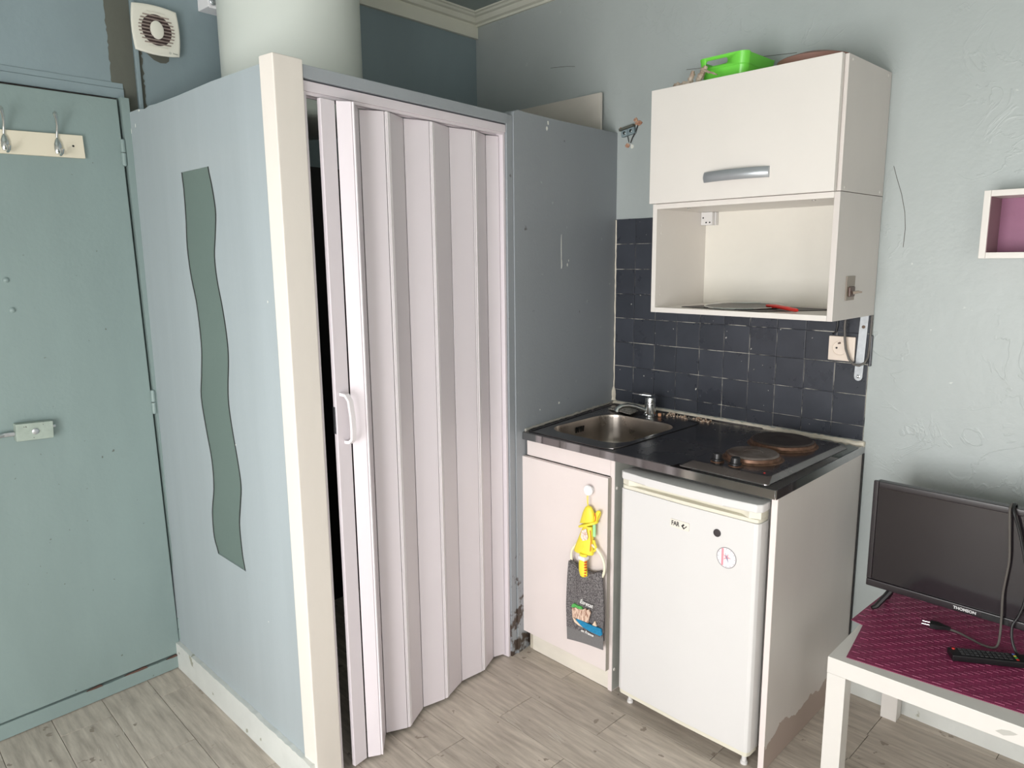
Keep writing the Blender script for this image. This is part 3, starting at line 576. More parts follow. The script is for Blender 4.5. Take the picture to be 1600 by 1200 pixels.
for cx, cz, w, h, m_ in ((.098, 1.893, .020, .012, TERRA), (.085, 1.905, .014, .010, TERRA), (.020, 1.880, .012, .010, TERRA), (.050, 1.818, .014, .012, TERRA), (.072, 1.812, .008, .012, CHIP), (.03, 1.862, .010, .016, CHIP)):
    mb = MB(); mb.prism([(cx + w * math.cos(t) * random.uniform(.5, 1), cz + h * math.sin(t) * random.uniform(.5, 1)) for t in [R(36 * q) for q in range(10)]], -.003, -.0004, 'xz'); mb.build('plaster_chip', m_, tb)
mb = MB(); mb.tube([(.098, -.004, 1.885), (.090, -.006, 1.862), (.075, -.006, 1.842), (.066, -.004, 1.825)], .0022, 6); mb.build('wire', BLACK, tb)
mb = MB(); mb.tube([(.052, -.004, 1.850), (.056, -.006, 1.840), (.058, -.004, 1.828)], .0015, 6); mb.build('wire', BLACK, tb)

# ------------------------------------------------------------------ upper cupboards
UX0, UX1, UY = .389, .988, -.309
uc = thing('wall_cupboard', 'white wall cupboard with lift-up door and grey bow handle', 'cupboard', ((UX0 + UX1) / 2, UY / 2, 1.567))
t_ = .016
bx('side_panel', SIDE, uc, UX1 - t_, UX1, UY, -.003, 1.567, 1.912, bev=.001); bx('side_panel', SIDE, uc, UX0, UX0 + t_, UY, -.003, 1.567, 1.912, bev=.001)
bx('top_panel', LAM, uc, UX0 + t_ + .0002, UX1 - t_ - .0002, UY, -.003, 1.896, 1.912, bev=.001); bx('bottom_panel', LAM, uc, UX0 + t_ + .0002, UX1 - t_ - .0002, UY, -.003, 1.567, 1.583, bev=.001)
bx('back_panel', LAM, uc, UX0 + t_ + .0002, UX1 - t_ - .0002, -.008, -.003, 1.5832, 1.8958)
dr = bx('lift_up_door', LAM, uc, UX0 - .001, UX1 - .010, UY - .020, UY - .003, 1.566, 1.913, bev=.0012)
mb = MB(); rings = []
for i in range(17):
    t = i / 16; xx = .588 + .207 * t; d_ = .004 + .020 * math.sin(math.pi * t) ** .7; hh = .0150
    rings.append([(xx, UY - .0195 - d_ - .006 * (1 - abs(q) ** 2), 1.6315 + hh * q) for q in (-1, -.8, -.4, 0, .4, .8, 1)] + [(xx, UY - .0195 - max(d_ - .006, 0), 1.6315 + hh * q) for q in (1, -1)])
mb.loft(rings); mb.build('handle', ALU, dr, sharp=50)
for yy_, zz in ((-.285, 1.90), (-.03, 1.90), (-.285, 1.577), (-.03, 1.577)):
    mb = MB(); mb.lathe([(.004, 0), (.004, .0008), (.001, .0010)], M=Matrix.Translation((UX1, yy_, zz)) @ Matrix.Rotation(R(90), 4, 'Y'), seg=12); mb.build('screw_cap', LAM, uc)
ou = thing('open_wall_unit', 'white open-fronted wall unit under the closed cupboard', 'shelf unit', ((UX0 + UX1) / 2, UY / 2, 1.216))
Z0, Z1 = 1.217, 1.5655
bx('side_panel', SIDE, ou, UX1 - t_, UX1, UY, -.003, Z0, Z1, bev=.001); bx('side_panel', LAM, ou, UX0, UX0 + t_, UY, -.003, Z0, Z1, bev=.001)
bx('top_panel', LAM, ou, UX0 + t_ + .0002, UX1 - t_ - .0002, UY, -.003, Z1 - t_, Z1, bev=.001); bx('bottom_panel', LAM, ou, UX0 + t_ + .0002, UX1 - t_ - .0002, UY, -.003, Z0, Z0 + t_, bev=.001)
bx('back_panel', mat('back_board', (228, 224, 214), .6, var=.02, vscale=(6, 6, 6), bump=.1, bscale=50), ou, UX0 + t_ + .0002, UX1 - t_ - .0002, -.010, -.003, Z0 + t_ + .0002, Z1 - t_ - .0002)
hb = bx('hanging_bracket', FRI, ou, UX0 + t_ + .0005, UX0 + t_ + .045, -.045, -.011, Z1 - t_ - .045, Z1 - t_ - .0005, bev=.002)
bx('hanging_bracket_cheek', FRI, hb, UX0 + t_ + .0455, UX0 + t_ + .050, -.030, -.011, Z1 - t_ - .045, Z1 - t_ - .0005, bev=.001)
for dx, dz in ((.010, -.020), (.022, -.036), (.036, -.036)):
    mb = MB(); mb.lathe([(.0028, 0), (.0028, .0007)], M=Matrix.Translation((UX0 + t_ + dx, -.0452, Z1 - t_ + dz)) @ Matrix.Rotation(R(90), 4, 'X'), seg=10); mb.build('bracket_screw', INK, hb)
for xx, yy_ in ((.50, -.27), (.90, -.27)):
    mb = MB(); mb.lathe([(.006, 0), (.0055, -.0015), (.001, -.002)], M=Matrix.Translation((xx, yy_, Z1 - t_)), seg=12); mb.build('cam_fitting', CHROME, ou)
for yy_, zz in ((-.28, 1.50), (-.28, 1.475), (-.28, 1.30), (-.28, 1.275)):
    mb = MB(); mb.lathe([(.0045, 0), (.0045, .0006), (.001, .0008)], M=Matrix.Translation((UX0 + t_, yy_, zz)) @ Matrix.Rotation(R(90), 4, 'Y'), seg=12); mb.build('hole_cap', LAM, ou)
sp_ = bx('switch_plate', SWITCH, ou, UX1 + .0002, UX1 + .003, -.232, -.173, 1.271, 1.339, bev=.001)
bx('switch_body', SWITCHD, sp_, UX1 + .0032, UX1 + .010, -.222, -.186, 1.281, 1.310, bev=.003)
mb = MB(); mb.tube([(UX1 + .010, -.205, 1.292), (UX1 + .022, -.197, 1.295), (UX1 + .030, -.190, 1.294)], [.005, .004, .002], 8); mb.build('toggle', SWITCH, sp_)
mb = MB(); mb.box(UX1 - .0158 - .0012, UX1 - .0162, -.265, -.257, 1.285, 1.299); mb.build('inner_knot', SWITCHD, ou)

# things in and on the cupboards
mb = MB(); mb.prism([(.470, -.250), (.770, -.300), (.925, -.085), (.520, -.020)], 1.2333, 1.2353, 'xy', bev=.0006, seg=1); tag(mb.build('baking_sheet', SHEET), 'thin black sheet lying in the open wall unit', 'tray')
sg = thing('splatter_guard', 'round dark splatter guard with red handle in the open unit', 'splatter guard', (.645, -.165, 1.2355))
MS = Matrix.Translation((.645, -.165, 1.2385)) @ Matrix.Rotation(R(1.2), 4, 'X')
mb = MB(); mb.lathe([(.001, 0), (.118, 0), (.118, .0015), (.001, .0015)], M=MS, seg=48, cap=False); mb.build('mesh_disc', PANM, sg)
mb = MB(); mb.tube([(.120 * math.cos(R(q * 7.5)), .120 * math.sin(R(q * 7.5)), .001) for q in range(48)], .0028, 8, M=MS, closed=True); mb.build('rim', CHROME, sg)
mb = MB(); mb.tube([(.725, -.165, 1.244), (.77, -.195, 1.245), (.82, -.232, 1.243), (.862, -.262, 1.241), (.870, -.268, 1.241)], [.004, .0055, .006, .006, .004], 10); mb.build('handle', RED, sg)

gb = thing('storage_basket', 'lime green plastic basket with slotted handle on the cupboard', 'basket', (.585, -.17, 1.9125))
def ringz(z, x0, x1, y0, y1, r, dip=0.0):
    out = []
    for u, v in rrect(x0, x1, y0, y1, r, 6):
        f_ = 0.0
        if dip:
            tt = (v - y0) / (y1 - y0); f_ = dip * max(0, math.sin(math.pi * min(max((tt - .12) / .76, 0), 1))) ** .6 if .12 < tt < .88 else 0
        out.append((u, v, z - f_))
    return out
mb = MB(); e_ = .0025
outer = [ringz(1.9145, .515, .652, -.238, -.075, .022), ringz(1.950, .507, .660, -.245, -.066, .023), ringz(1.9615, .505, .662, -.247, -.064, .024), ringz(1.996, .500, .667, -.252, -.058, .025, .028)]
inner = [ringz(1.995, .5025, .6645, -.2495, -.0605, .023, .028), ringz(1.9615, .5075, .6595, -.2445, -.0665, .022), ringz(1.917, .5175, .6495, -.2355, -.0775, .020)]
mb.loft(outer + inner); basket = mb.build('tub', GREEN, gb, sharp=60)
# handle slot cut through the front wall of the basket
cut = MB().prism([(u, v) for u, v in rrect(.530, .604, 1.9695, 1.9865, .0082)], -.262, -.236, 'xz').build('cutter', GREEN)
bmod = basket.modifiers.new('slot', 'BOOLEAN'); bmod.object = cut; bmod.operation = 'DIFFERENCE'; bmod.solver = 'EXACT'
bpy.context.view_layer.update()
me2 = bpy.data.meshes.new_from_object(basket.evaluated_get(bpy.context.evaluated_depsgraph_get())); basket.modifiers.clear(); basket.data = me2
bpy.data.objects.remove(cut, do_unlink=True)
mb = MB(); mb.tube([Vector(p_) + Vector((0, 0, 0)) for p_ in ringz(1.9612, .5045, .6625, -.2475, -.0635, .0245)], .0012, 6, closed=True); mb.build('moulded_rib', GREEN, gb)

def chunk(cx, cy, cz, sx, sy, sz, seed, ang, n=10, m=6):
    rr = random.Random(seed); ring = []
    for i in range(n + 1):
        t = i / n; w = .35 + .65 * math.sin(math.pi * (t * .8 + .1)) * rr.uniform(.6, 1.2)
        oz = rr.uniform(-.25, .25); ring.append([((t - .5) * 2 * sx, math.cos(k * 2 * math.pi / m) * sy * w * rr.uniform(.6, 1.2), math.sin(k * 2 * math.pi / m) * sz * w * rr.uniform(.6, 1.2) + oz * sz) for k in range(m)])
    return MB().loft(ring, M=Matrix.Translation((cx, cy, cz)) @ ang)
dw = thing('driftwood', 'gnarled dry wood pieces beside the green basket', 'driftwood', (.48, -.28, 1.9135))
chunk(.470, -.292, 1.923, .034, .010, .010, 3, Matrix.Rotation(R(-8), 4, 'Y')).build('bark_piece', WOOD, dw, sharp=20)
chunk(.500, -.285, 1.936, .024, .009, .010, 5, Matrix.Rotation(R(-70), 4, 'Y')).build('bark_piece', WOOD, dw, sharp=20)
chunk(.535, -.285, 1.940, .030, .010, .012, 8, Matrix.Rotation(R(-60), 4, 'Y')).build('bark_piece', WOOD, dw, sharp=20)
chunk(.565, -.290, 1.945, .032, .004, .004, 9, Matrix.Rotation(R(25), 4, 'Y')).build('twig', WOOD, dw, sharp=20)
mb = MB(); mb.lathe([(.001, 1.9125), (.085, 1.9125), (.095, 1.93), (.105, 1.955), (.100, 1.958), (.06, 1.9705), (.001, 1.9745)], M=Matrix.Translation((.815, -.125, 0)), seg=48, cap=False); tag(mb.build('brown_dish', BROWN), 'low brown rounded dish on top of the cupboard', 'dish')

# ------------------------------------------------------------------ socket, strap and cables under the wall unit
so = thing('wall_socket', 'square ivory wall socket at the right end of the tiles', 'socket', (.904, -.006, 1.070))
mb = MB(); mb.box(.863, .944, -.016, -.0068, 1.070, 1.147, bev=.003); mb.build('cover', mat('socket_ivory', (238, 224, 210), .4), so)
mb = MB(); mb.lathe([(.026, 0), (.026, .0015), (.0225, .002), (.0205, -.001), (.001, -.001)], M=Matrix.Translation((.899, -.0162, 1.110)) @ Matrix.Rotation(R(90), 4, 'X'), seg=36, cap=False); mb.build('recess_ring', MATS['socket_ivory'], so)
for dx in (-.0095,):
    mb = MB(); mb.lathe([(.003, 0), (.003, .0012)], M=Matrix.Translation((.899 + dx, -.0168, 1.110)) @ Matrix.Rotation(R(90), 4, 'X'), seg=12); mb.build('contact_hole', INK, so)
mb = MB(); mb.tube([(.899, -.0165, 1.126), (.899, -.027, 1.126)], .0028, 8); mb.build('earth_pin', SWITCHD, so)
st = thing('metal_strap', 'long zinc strap screwed to the tiles below the wall unit', 'bracket', (.963, -.007, 1.012))
Ms = Matrix.Translation((.962, 0, 1.12)) @ Matrix.Rotation(R(2.0), 4, 'Y')
mb = MB(); mb.prism([(-.0125, .106), (.0125, .106), (.0125, -.096)] + [(.0125 * math.cos(R(-15 * q)), -.096 + .0125 * math.sin(R(-15 * q))) for q in range(1, 12)] + [(-.0125, -.096)], -.0115, -.0085, 'xz', M=Ms, bev=.0006, seg=1); mb.build('strap', ZINC, st)
for zz in (.060, -.094):
    mb = MB(); mb.lathe([(.0052, 0), (.0050, .0015), (.003, .0022), (.001, .0014)], M=Ms @ Matrix.Translation((0, -.0115, zz)) @ Matrix.Rotation(R(90), 4, 'X'), seg=14); mb.build('screw', CHROME if zz < 0 else EDGE, st)
mb = MB(); mb.tube([(.918, -.035, 1.2165), (.917, -.035, 1.18), (.919, -.034, 1.145), (.924, -.034, 1.112), (.936, -.033, 1.080), (.950, -.031, 1.064), (.966, -.030, 1.062), (.981, -.026, 1.072), (.986, -.018, 1.090), (.986, -.012, 1.12), (.986, -.010, 1.2165)], .0035, 10); tag(mb.build('power_cable', GREY), 'grey cable looping below the wall unit past the socket', 'cable')
mb = MB(); mb.tube([(.884, -.010, 1.2165), (.885, -.010, 1.18), (.882, -.010, 1.160), (.872, -.010, 1.152)], .003, 8); tag(mb.build('black_cable', BLACK), 'short black cable between wall unit and socket', 'cable')
mb = MB(); mb.box(.9855, .992, -.012, -.0005, 1.06, 1.155, bev=.002); tag(mb.build('trim_12', TILE), 'dark edge strip at the end of the tiles', 'trim', kind='structure')

# ------------------------------------------------------------------ worktop with sink
HT = .811; FY = -.617
wt = thing('worktop', 'stainless steel worktop with inset sink', 'worktop', (.52, -.31, .785))
hole = rrect(.112, .432, -.528, -.170, .075, 10)
def outer_at(u, v):
    """meeting of the ray from the hole centre with the worktop outline"""
    cx, cy = .272, -.349; dx, dy = u - cx, v - cy; best = 1e9
    corners = [(.002, -.0025), (.988, -.0025), (1.0, FY), (.0895, FY)]
    for i in range(4):
        ax, ay = corners[i]; bx_, by_ = corners[(i + 1) % 4]; ex, ey = bx_ - ax, by_ - ay; den = dx * ey - dy * ex
        if abs(den) < 1e-9: continue
        t = ((ax - cx) * ey - (ay - cy) * ex) / den; q = ((ax - cx) * dy - (ay - cy) * dx) / den
        if t > 0 and -1e-6 <= q <= 1 + 1e-6: best = min(best, t)
    return cx + dx * best, cy + dy * best
ang = lambda p_: math.atan2(p_[1] + .349, p_[0] - .272)
ring_in = list(hole)
for c_ in ((.002, -.0025), (.988, -.0025), (1.0, FY), (.0895, FY)):     # make sure the outline keeps its corners
    a0 = ang(c_); bi = min(range(len(ring_in)), key=lambda i: abs((ang(ring_in[i]) - a0 + math.pi) % (2 * math.pi) - math.pi))
    # insert a point on the hole outline on the ray to the corner
    i2 = bi
    for i in range(len(ring_in)):
        p1, p2 = ring_in[i], ring_in[(i + 1) % len(ring_in)]
        d1 = (ang(p1) - a0 + math.pi) % (2 * math.pi) - math.pi; d2 = (ang(p2) - a0 + math.pi) % (2 * math.pi) - math.pi
        if d1 <= 0 < d2 and d2 - d1 < 1:
            t = -d1 / (d2 - d1); ring_in.insert(i + 1, (p1[0] + (p2[0] - p1[0]) * t, p1[1] + (p2[1] - p1[1]) * t)); break
ring_out = [outer_at(*p_) for p_ in ring_in]
shr = lambda p_, k: (.272 + (p_[0] - .272) * k, -.349 + (p_[1] + .349) * k)
mb = MB()
mb.loft([[(u, v, .785) for u, v in ring_out], [(u, v, HT - .002) for u, v in ring_out], [(u * .997 + .0015, v * .997 - .001, HT) for u, v in ring_out],
         [(u, v, HT - .0005) for u, v in [shr(p_, 1.05) for p_ in ring_in]], [(u, v, HT - .002) for u, v in ring_in], [(u, v, HT - .006) for u, v in ring_in]], cap=False)
mb.build('steel_top', STEEL, wt, sharp=30)
bz = [(1.0, -.002), (.99, -.012), (.975, -.06), (.95, -.10), (.90, -.122), (.80, -.131), (.15, -.134)]
mb = MB(); mb.loft([[(u, v, HT + dz) for u, v in [shr(p_, k * .999) for p_ in ring_in]] for k, dz in bz], cap=False)
basin = mb.build('sink_basin', BASIN, wt, sharp=50)
mb = MB(); mb.lathe([(.045, 0), (.040, .0025), (.028, .001), (.001, -.004)], M=Matrix.Translation((.272, -.349, HT - .1335)), seg=28, cap=False); mb.build('drain', CHROME, basin)
for dy in (-.022, -.010, .004, .016):
    mb = MB(); mb.box(-.0005, .0012, -.0035, .0035, -.011, .011, M=Matrix.Translation((.1165, -.345 + dy, HT - .034)) @ Matrix.Rotation(R(9), 4, 'Y')); mb.build('overflow_slot', INK, basin)
bx('front_fascia', EDGESTEEL, wt, .0900, .9995, FY - .0025, FY - .0004, .785, HT - .001, bev=.0006, seg=1)
mb = MB(); mb.prism([(1.0006, FY), (1.0030, FY), (.9910, -.002), (.9886, -.002)], .785, HT - .001, 'xy'); mb.build('side_fascia', EDGESTEEL, wt)
def rim_line(pts, r=.0022):
    mb = MB(); mb.tube(pts, r, 8); mb.build('raised_rim', STEEL, wt)
zr = HT + .0008
rim_line([(.105, -.600, zr), (.024, -.030, zr), (.34, -.022, zr), (.66, -.022, zr)], .003)
rim_line([(.105, -.600, zr), (.42, -.603, zr), (.455, -.585, zr), (.462, -.54, zr), (.462, -.12, zr), (.45, -.085, zr), (.40, -.075, zr)], .0018)

# tap
tp = thing('mixer_tap', 'chrome single-lever sink tap in the worktop corner', 'tap', (.256, -.108, HT + .0005))
mb = MB(); mb.lathe([(.025, .0), (.025, .004), (.0215, .007), (.0200, .045), (.0195, .048)], M=Matrix.Translation((.256, -.108, HT + .0008)), seg=24); mb.build('body', CHROME, tp)
mb = MB(); mb.lathe([(.0195, .0485), (.0200, .051), (.0185, .068), (.012, .073), (.001, .074)], M=Matrix.Translation((.256, -.108, HT + .0008)), seg=24); cap_ = mb.build('lever_cap', CHROME, tp)
mb = MB(); mb.loft([[(.262 + a_ * .4, -.101 + b_, .8862 + c_) for a_, b_, c_ in ((0, -.013, 0), (0, .010, 0), (0, .010, .004), (0, -.013, .004))], [(.225, -.125 - .006, .889), (.225, -.125 + .010, .889), (.225, -.125 + .010, .892), (.225, -.125 - .006, .892)], [(.196, -.133 - .004, .891), (.196, -.133 + .006, .891), (.196, -.133 + .006, .893), (.196, -.133 - .004, .893)]]); mb.build('lever', CHROME, cap_)
mb = MB(); mb.tube([(.248, -.116, HT + .016), (.238, -.135, HT + .026), (.224, -.158, HT + .037), (.208, -.182, HT + .043), (.196, -.202, HT + .042), (.188, -.217, HT + .034), (.186, -.222, HT + .022)], [.011, .0095, .009, .009, .009, .009, .010], 14); mb.build('spout', CHROME, tp)
# scouring pad
mb = MB(); mb.grid(lambda u, v: Vector((.075, -.130, HT + .006)) * (1 - u) * (1 - v) + Vector((.210, -.170, HT + .010)) * u * (1 - v) + Vector((.196, -.088, HT + .012)) * u * v + Vector((.095, -.070, HT + .006)) * (1 - u) * v + Vector((0, 0, .010 * math.sin(math.pi * u) * math.sin(math.pi * v))), 14, 10, thick=.004)
tag(mb.build('scouring_pad', SPONGE), 'speckled grey scouring pad beneath the tap spout', 'scourer')
# crumbs along the back edge: nobody could count them
mb = MB(); rr = random.Random(4)
for _ in range(70):
    x = rr.triangular(.27, .52, .38); y_ = rr.uniform(-.075, -.030); s_ = rr.uniform(.0012, .005)
    b = bmesh.new(); bmesh.ops.create_icosphere(b, subdivisions=1, radius=s_)
    for v in b.verts: v.co *= rr.uniform(.6, 1.3)
    mb._add(b, Matrix.Translation((x, y_, HT + s_ * .7)))
tag(mb.build('crumbs', CRUMB), 'beige crumbs and flakes along the back of the worktop', 'crumbs', kind='stuff')
bx0 = MB().box(-.006, .006, -.005, .005, 0, .012, M=Matrix.Translation((.292, -.098, HT + .001)) @ Matrix.Rotation(R(30), 4, 'Z'), bev=.002); tag(bx0.build('cork_piece', mat('cork', (206, 150, 116), .8, var=.1, vscale=(200, 200, 200))), 'tiny tan cork piece standing beside the tap', 'cork')

# hob
hb_ = thing('electric_hob', 'stained steel hob with two round hotplates on the worktop', 'hob', (.83, -.35, HT + .0005))
mb = MB(); hx0, hx1, hy0, hy1 = .700, .972, -.604, -.085
def hr(z, i_, fr=0.0, r=.03): return [(u, v, z) for u, v in rrect(hx0 + i_, hx1 - i_, hy0 + i_ + fr, hy1 - i_, r, 4)]
mb.loft([hr(HT + .0008, 0, 0, .012), hr(HT + .0035, .0005, 0, .012), hr(HT + .014, .012, .022, .016), hr(HT + .0155, .015, .026, .016), hr(HT + .0145, .022, .034, .014)]); mb.build('steel_plate', STEEL, hb_, sharp=25)
for cx, cy, r_, m_ in ((.838, -.430, .0735, HPLATE), (.828, -.225, .092, HPLATE2)):
    zb = HT + .0148
    mb = MB(); mb.lathe([(r_ + .012, 0), (r_ + .008, .003), (r_ + .003, .004), (r_ + .002, .012), (r_ - .002, .013), (r_ - .002, 0)], M=Matrix.Translation((cx, cy, zb)), seg=56, cap=False); ring_ = mb.build('trim_ring', RUST, hb_)
    mb = MB(); mb.lathe([(r_ - .0025, .002), (r_ - .002, .014), (r_ - .006, .0175), (r_ * .38, .0178), (r_ * .36, .0165), (.001, .0163)], M=Matrix.Translation((cx, cy, zb)), seg=56, cap=False); mb.build('hotplate', m_, hb_)
for cx, cy in ((.783, -.530), (.842, -.536)):
    zb = HT + .0148
    mb = MB(); mb.lathe([(.019, 0), (.019, .002), (.015, .003)], M=Matrix.Translation((cx, cy, zb)), seg=24); kb = mb.build('knob_collar', RUST, hb_)
    mb = MB(); mb.lathe([(.0165, .0032), (.0165, .008), (.0135, .0095), (.013, .022), (.0115, .0245), (.001, .025)], M=Matrix.Translation((cx, cy, zb)), seg=24); mb.build('knob', BLACK, hb_)
mb = MB(); mb.lathe([(.003, 0), (.0025, .0015), (.0005, .002)], M=Matrix.Translation((.932, -.545, HT + .0148)), seg=12); mb.build('pilot_light', RED, hb_)

# ------------------------------------------------------------------ sink cabinet
sc = thing('sink_cabinet', 'white sink cabinet with round knob and yellow hanging figure', 'cabinet', (.28, -.31, 0))
PX0, PX1 = .4580, .4740
bx('side_panel', LAMP, sc, PX0, PX1, -.600, -.02, 0.0, .784, bev=.001)
mb = MB(); mb.box(PX1 + .0002, PX1 + .0008, -.598, -.03, .004, .783); mb.build('panel_face', mat('grey_laminate_face', (176, 178, 172), .45, var=.08, vscale=(10, 10, 10)), sc)
for zz in (.690, .075):
    mb = MB(); mb.lathe([(.0055, 0), (.005, .002), (.001, .003)], M=Matrix.Translation((PX1 + .0008, -.588, zz)) @ Matrix.Rotation(R(90), 4, 'Y'), seg=12); mb.build('screw_cap', LAM, sc)
bx('front_rail', LAMP, sc,   .0935, .4575, -.600, -.585, .727, .784, bev=.001)
bx('toe_kick', mat('dirty_white_plinth', (226, 220, 208), .5, var=.06, vscale=(5, 5, 12), speck=((170, 156, 136), 14, .68)), sc,   .1135, .4575, -.597, -.582, .002, .085, bev=.001)
bx('left_side', mat('mouldy_board', (150, 140, 124), .7, col2=(206, 198, 182), vscale=(20, 20, 8), bump=.2), sc, .0945, .1130, -.592, -.03, .0, .726, bev=.001)
sd_ = bx('door', LAMP, sc, .0850, .4625, -.6185, -.6025, .075, .7255, bev=.0015)
bx('door_edge', mat('door_edge_grey', (176, 170, 160), .5), sd_, .4627, .4637, -.6180, -.6030, .076, .7245)
mb = MB(); mb.lathe([(.010, 0), (.009, .006), (.011, .010), (.0165, .014), (.0172, .018), (.0155, .0205), (.0135, .0195), (.001, .0190)], M=Matrix.Translation((.399, -.6186, .676)) @ Matrix.Rotation(R(90), 4, 'X'), seg=32); mb.build('knob', WHITEP, sd_)

# hanging raincoat figure with towel ring
fg = thing('towel_ring_figure', 'yellow raincoat figure on a cord holding an ivory towel ring', 'towel holder', (.395, -.634, .39))
mb = MB(); mb.tube([(.399, -.632, .668), (.4015, -.640, .655), (.402, -.640, .640), (.400, -.638, .625)], .0011, 6).tube([(.399, -.632, .668), (.397, -.640, .655), (.398, -.640, .640), (.400, -.638, .625)], .0011, 6); mb.build('cord', YEL, fg)
def blob(prof, ax, m, nm, seg=14, sq=.55, yc=-.637):
    mb = MB(); rings = []
    for i, (cx, cz, rx, ry, til) in enumerate(prof):
        rings.append([(cx + rx * math.cos(2 * math.pi * k / seg), yc + ry * math.sin(2 * math.pi * k / seg), cz + til * math.cos(2 * math.pi * k / seg)) for k in range(seg)])
    return mb.loft(rings).build(nm, m, fg, sharp=60)
hat = blob([(.402, .627, .003, .003, 0), (.402, .622, .012, .009, .001), (.402, .606, .021, .013, .003), (.400, .588, .026, .014, .006), (.397, .572, .029, .015, .009)], None, YEL, 'rain_hat')
mb = MB(); mb.lathe([(.020, .0), (.040, -.004), (.043, -.001), (.041, .003), (.020, .006)], M=Matrix.Translation((.402, -.638, .566)) @ Matrix.Rotation(R(-24), 4, 'Y') @ Matrix.Diagonal((1.0, .42, 1, 1)), seg=28, cap=False); mb.build('hat_brim', YEL, hat)
mb = MB(); mb.lathe([(.004, .0), (.018, -.003), (.020, .003), (.016, .010), (.004, .008)], M=Matrix.Translation((.440, -.636, .600)) @ Matrix.Rotation(R(-70), 4, 'Y') @ Matrix.Diagonal((1.1, .35, 1, 1)), seg=20); mb.build('hat_flap', YEL, hat)
mb = MB(); mb.tube([(.432, -.644, .612), (.437, -.645, .600), (.436, -.645, .588)], .0013, 6); mb.build('hat_piping', ORANGE, hat)
coat = blob([(.401, .560, .015, .010, .0), (.398, .545, .022, .012, .002), (.392, .515, .030, .014, .004), (.386, .485, .037, .016, .004), (.384, .468, .040, .016, .003), (.384, .464, .038, .014, .003)], None, YEL, 'raincoat')
mb = MB(); mb.tube([(.418, -.648, .552), (.424, -.650, .520), (.422, -.652, .485)], .0012, 6); mb.build('coat_crease', ORANGE, coat)
mb = MB(); mb.prism([(.388, .545), (.406, .556), (.414, .528), (.410, .520), (.392, .512), (.384, .524)], -.6545, -.6525, 'xz'); mb.build('pocket_print', PAPER, coat)
mb = MB(); mb.box(.421, .431, -.640, -.634, .530, .572, bev=.002); mb.build('scarf', MINT, fg)
mb = MB(); mb.tube([(.426, -.640, .520), (.436, -.641, .500), (.436, -.641, .492), (.428, -.641, .484)], .004, 8); mb.build('coat_bow', YEL, coat)
boot = blob([(.395, .470, .014, .010, 0), (.394, .456, .014, .010, 0), (.392, .435, .0145, .010, 0), (.394, .410, .0165, .010, 0), (.397, .396, .014, .009, .002), (.398, .392, .008, .006, .002)], None, YEL, 'boot', yc=-.652)
mb = MB(); mb.box(.381, .409, -.6645, -.6395, .449, .463, bev=.004); mb.build('boot_cuff', WHITEP, boot)
for q in range(6):
    mb = MB(); mb.box(.4040, .4095, -.6600, -.650, .398 + q * .009, .4025 + q * .009, bev=.001); mb.build('boot_stripe', ORANGE, boot)
mb = MB(); mb.tube([(.402 + .069 * math.cos(R(9 * q)), -.640, .440 + .064 * math.sin(R(9 * q))) for q in range(40)], .0042, 8, closed=True); mb.build('ring', IVORY, fg)

# towel
def tow(u, v, back=False):
    # u across, v down
    wtop, wbot = .128, .152
    z = (.408 if not back else .405) - v * (.405 - (.156 if not back else .178)) + .022 * (u - .5) * v + (.020 * (1 - v) * abs(2 * u - 1) ** 2)
    w = wtop + (wbot - wtop) * min(1, v * 1.8) ** .7; cx = .398 + .003 * v - (.010 if back else 0)
    yf = -.6505 - .004 * math.cos(u * math.pi * 5) * max(0, 1 - v * 1.3) ** 1.1 - .003 * math.sin(u * 4 + v * 3) if not back else -.6315 - .002 * math.sin(u * 9)
    return Vector((cx + (u - .5) * w, yf, z))
tw = thing('hand_towel', 'grey terry hand towel with embroidered seaside cliffs hanging from the ring', 'towel', (.395, -.64, .13))
mb = MB(); mb.grid(lambda u, v: tow(u, v * .84), 30, 30, thick=.004); mb.build('front_flap', TOWEL, tw, sharp=80)
mb = MB(); mb.grid(lambda u, v: tow(u, .842 + v * .158) + Vector((.0, .0005, 0)), 20, 6, thick=.003); mb.build('hem_band', TOWELB, tw, sharp=80)
mb = MB(); mb.grid(lambda u, v: tow(u, v * .85, True), 20, 20, thick=.003); mb.build('back_flap', TOWEL, tw, sharp=80)
mb = MB(); mb.grid(lambda u, v: tow(u, .852 + v * .148, True), 20, 4, thick=.002); mb.build('hem_band', TOWELB, tw, sharp=80)
mb = MB(); mb.grid(lambda u, v: Vector((.398 + (u - .5) * .128, -.640 + .0085 * math.cos(math.pi * (1 - v)) * -1, .4045 + .020 * abs(2 * u - 1) ** 2 + .0055 * math.sin(math.pi * v))), 24, 8, thick=.003); mb.build('fold', TOWEL, tw, sharp=80)
def emb(pts, m, nm, dy=0):
    pts = [(.352 + (x_ - .362) * 1.16, z_ + .034) for x_, z_ in pts]; mb = MB(); mb.prism(pts, -.6580 - dy, -.6530, 'xz'); return mb.build(nm, m, tw)
emb([(.376, .2020), (.386, .2080), (.420, .2060), (.466, .2085), (.470, .1900), (.464, .1835), (.430, .1830), (.400, .1870)], SEA, 'embroidered_sea')
emb([(.3640, .2080), (.3770, .2000), (.402, .1865), (.386, .1870), (.372, .1920)], SANDP, 'embroidered_beach', .0006)
emb([(.3625, .2380), (.370, .2400), (.376, .2440), (.384, .2420), (.392, .2460), (.401, .2470), (.411, .2550), (.416, .2500), (.422, .2560), (.429, .2460), (.425, .2330), (.421, .2100), (.386, .2075), (.364, .2080)], SAND, 'embroidered_cliff', .0003)
emb([(.436, .2090), (.441, .2180), (.444, .2250), (.447, .2180), (.450, .2100)], SANDP, 'embroidered_needle')
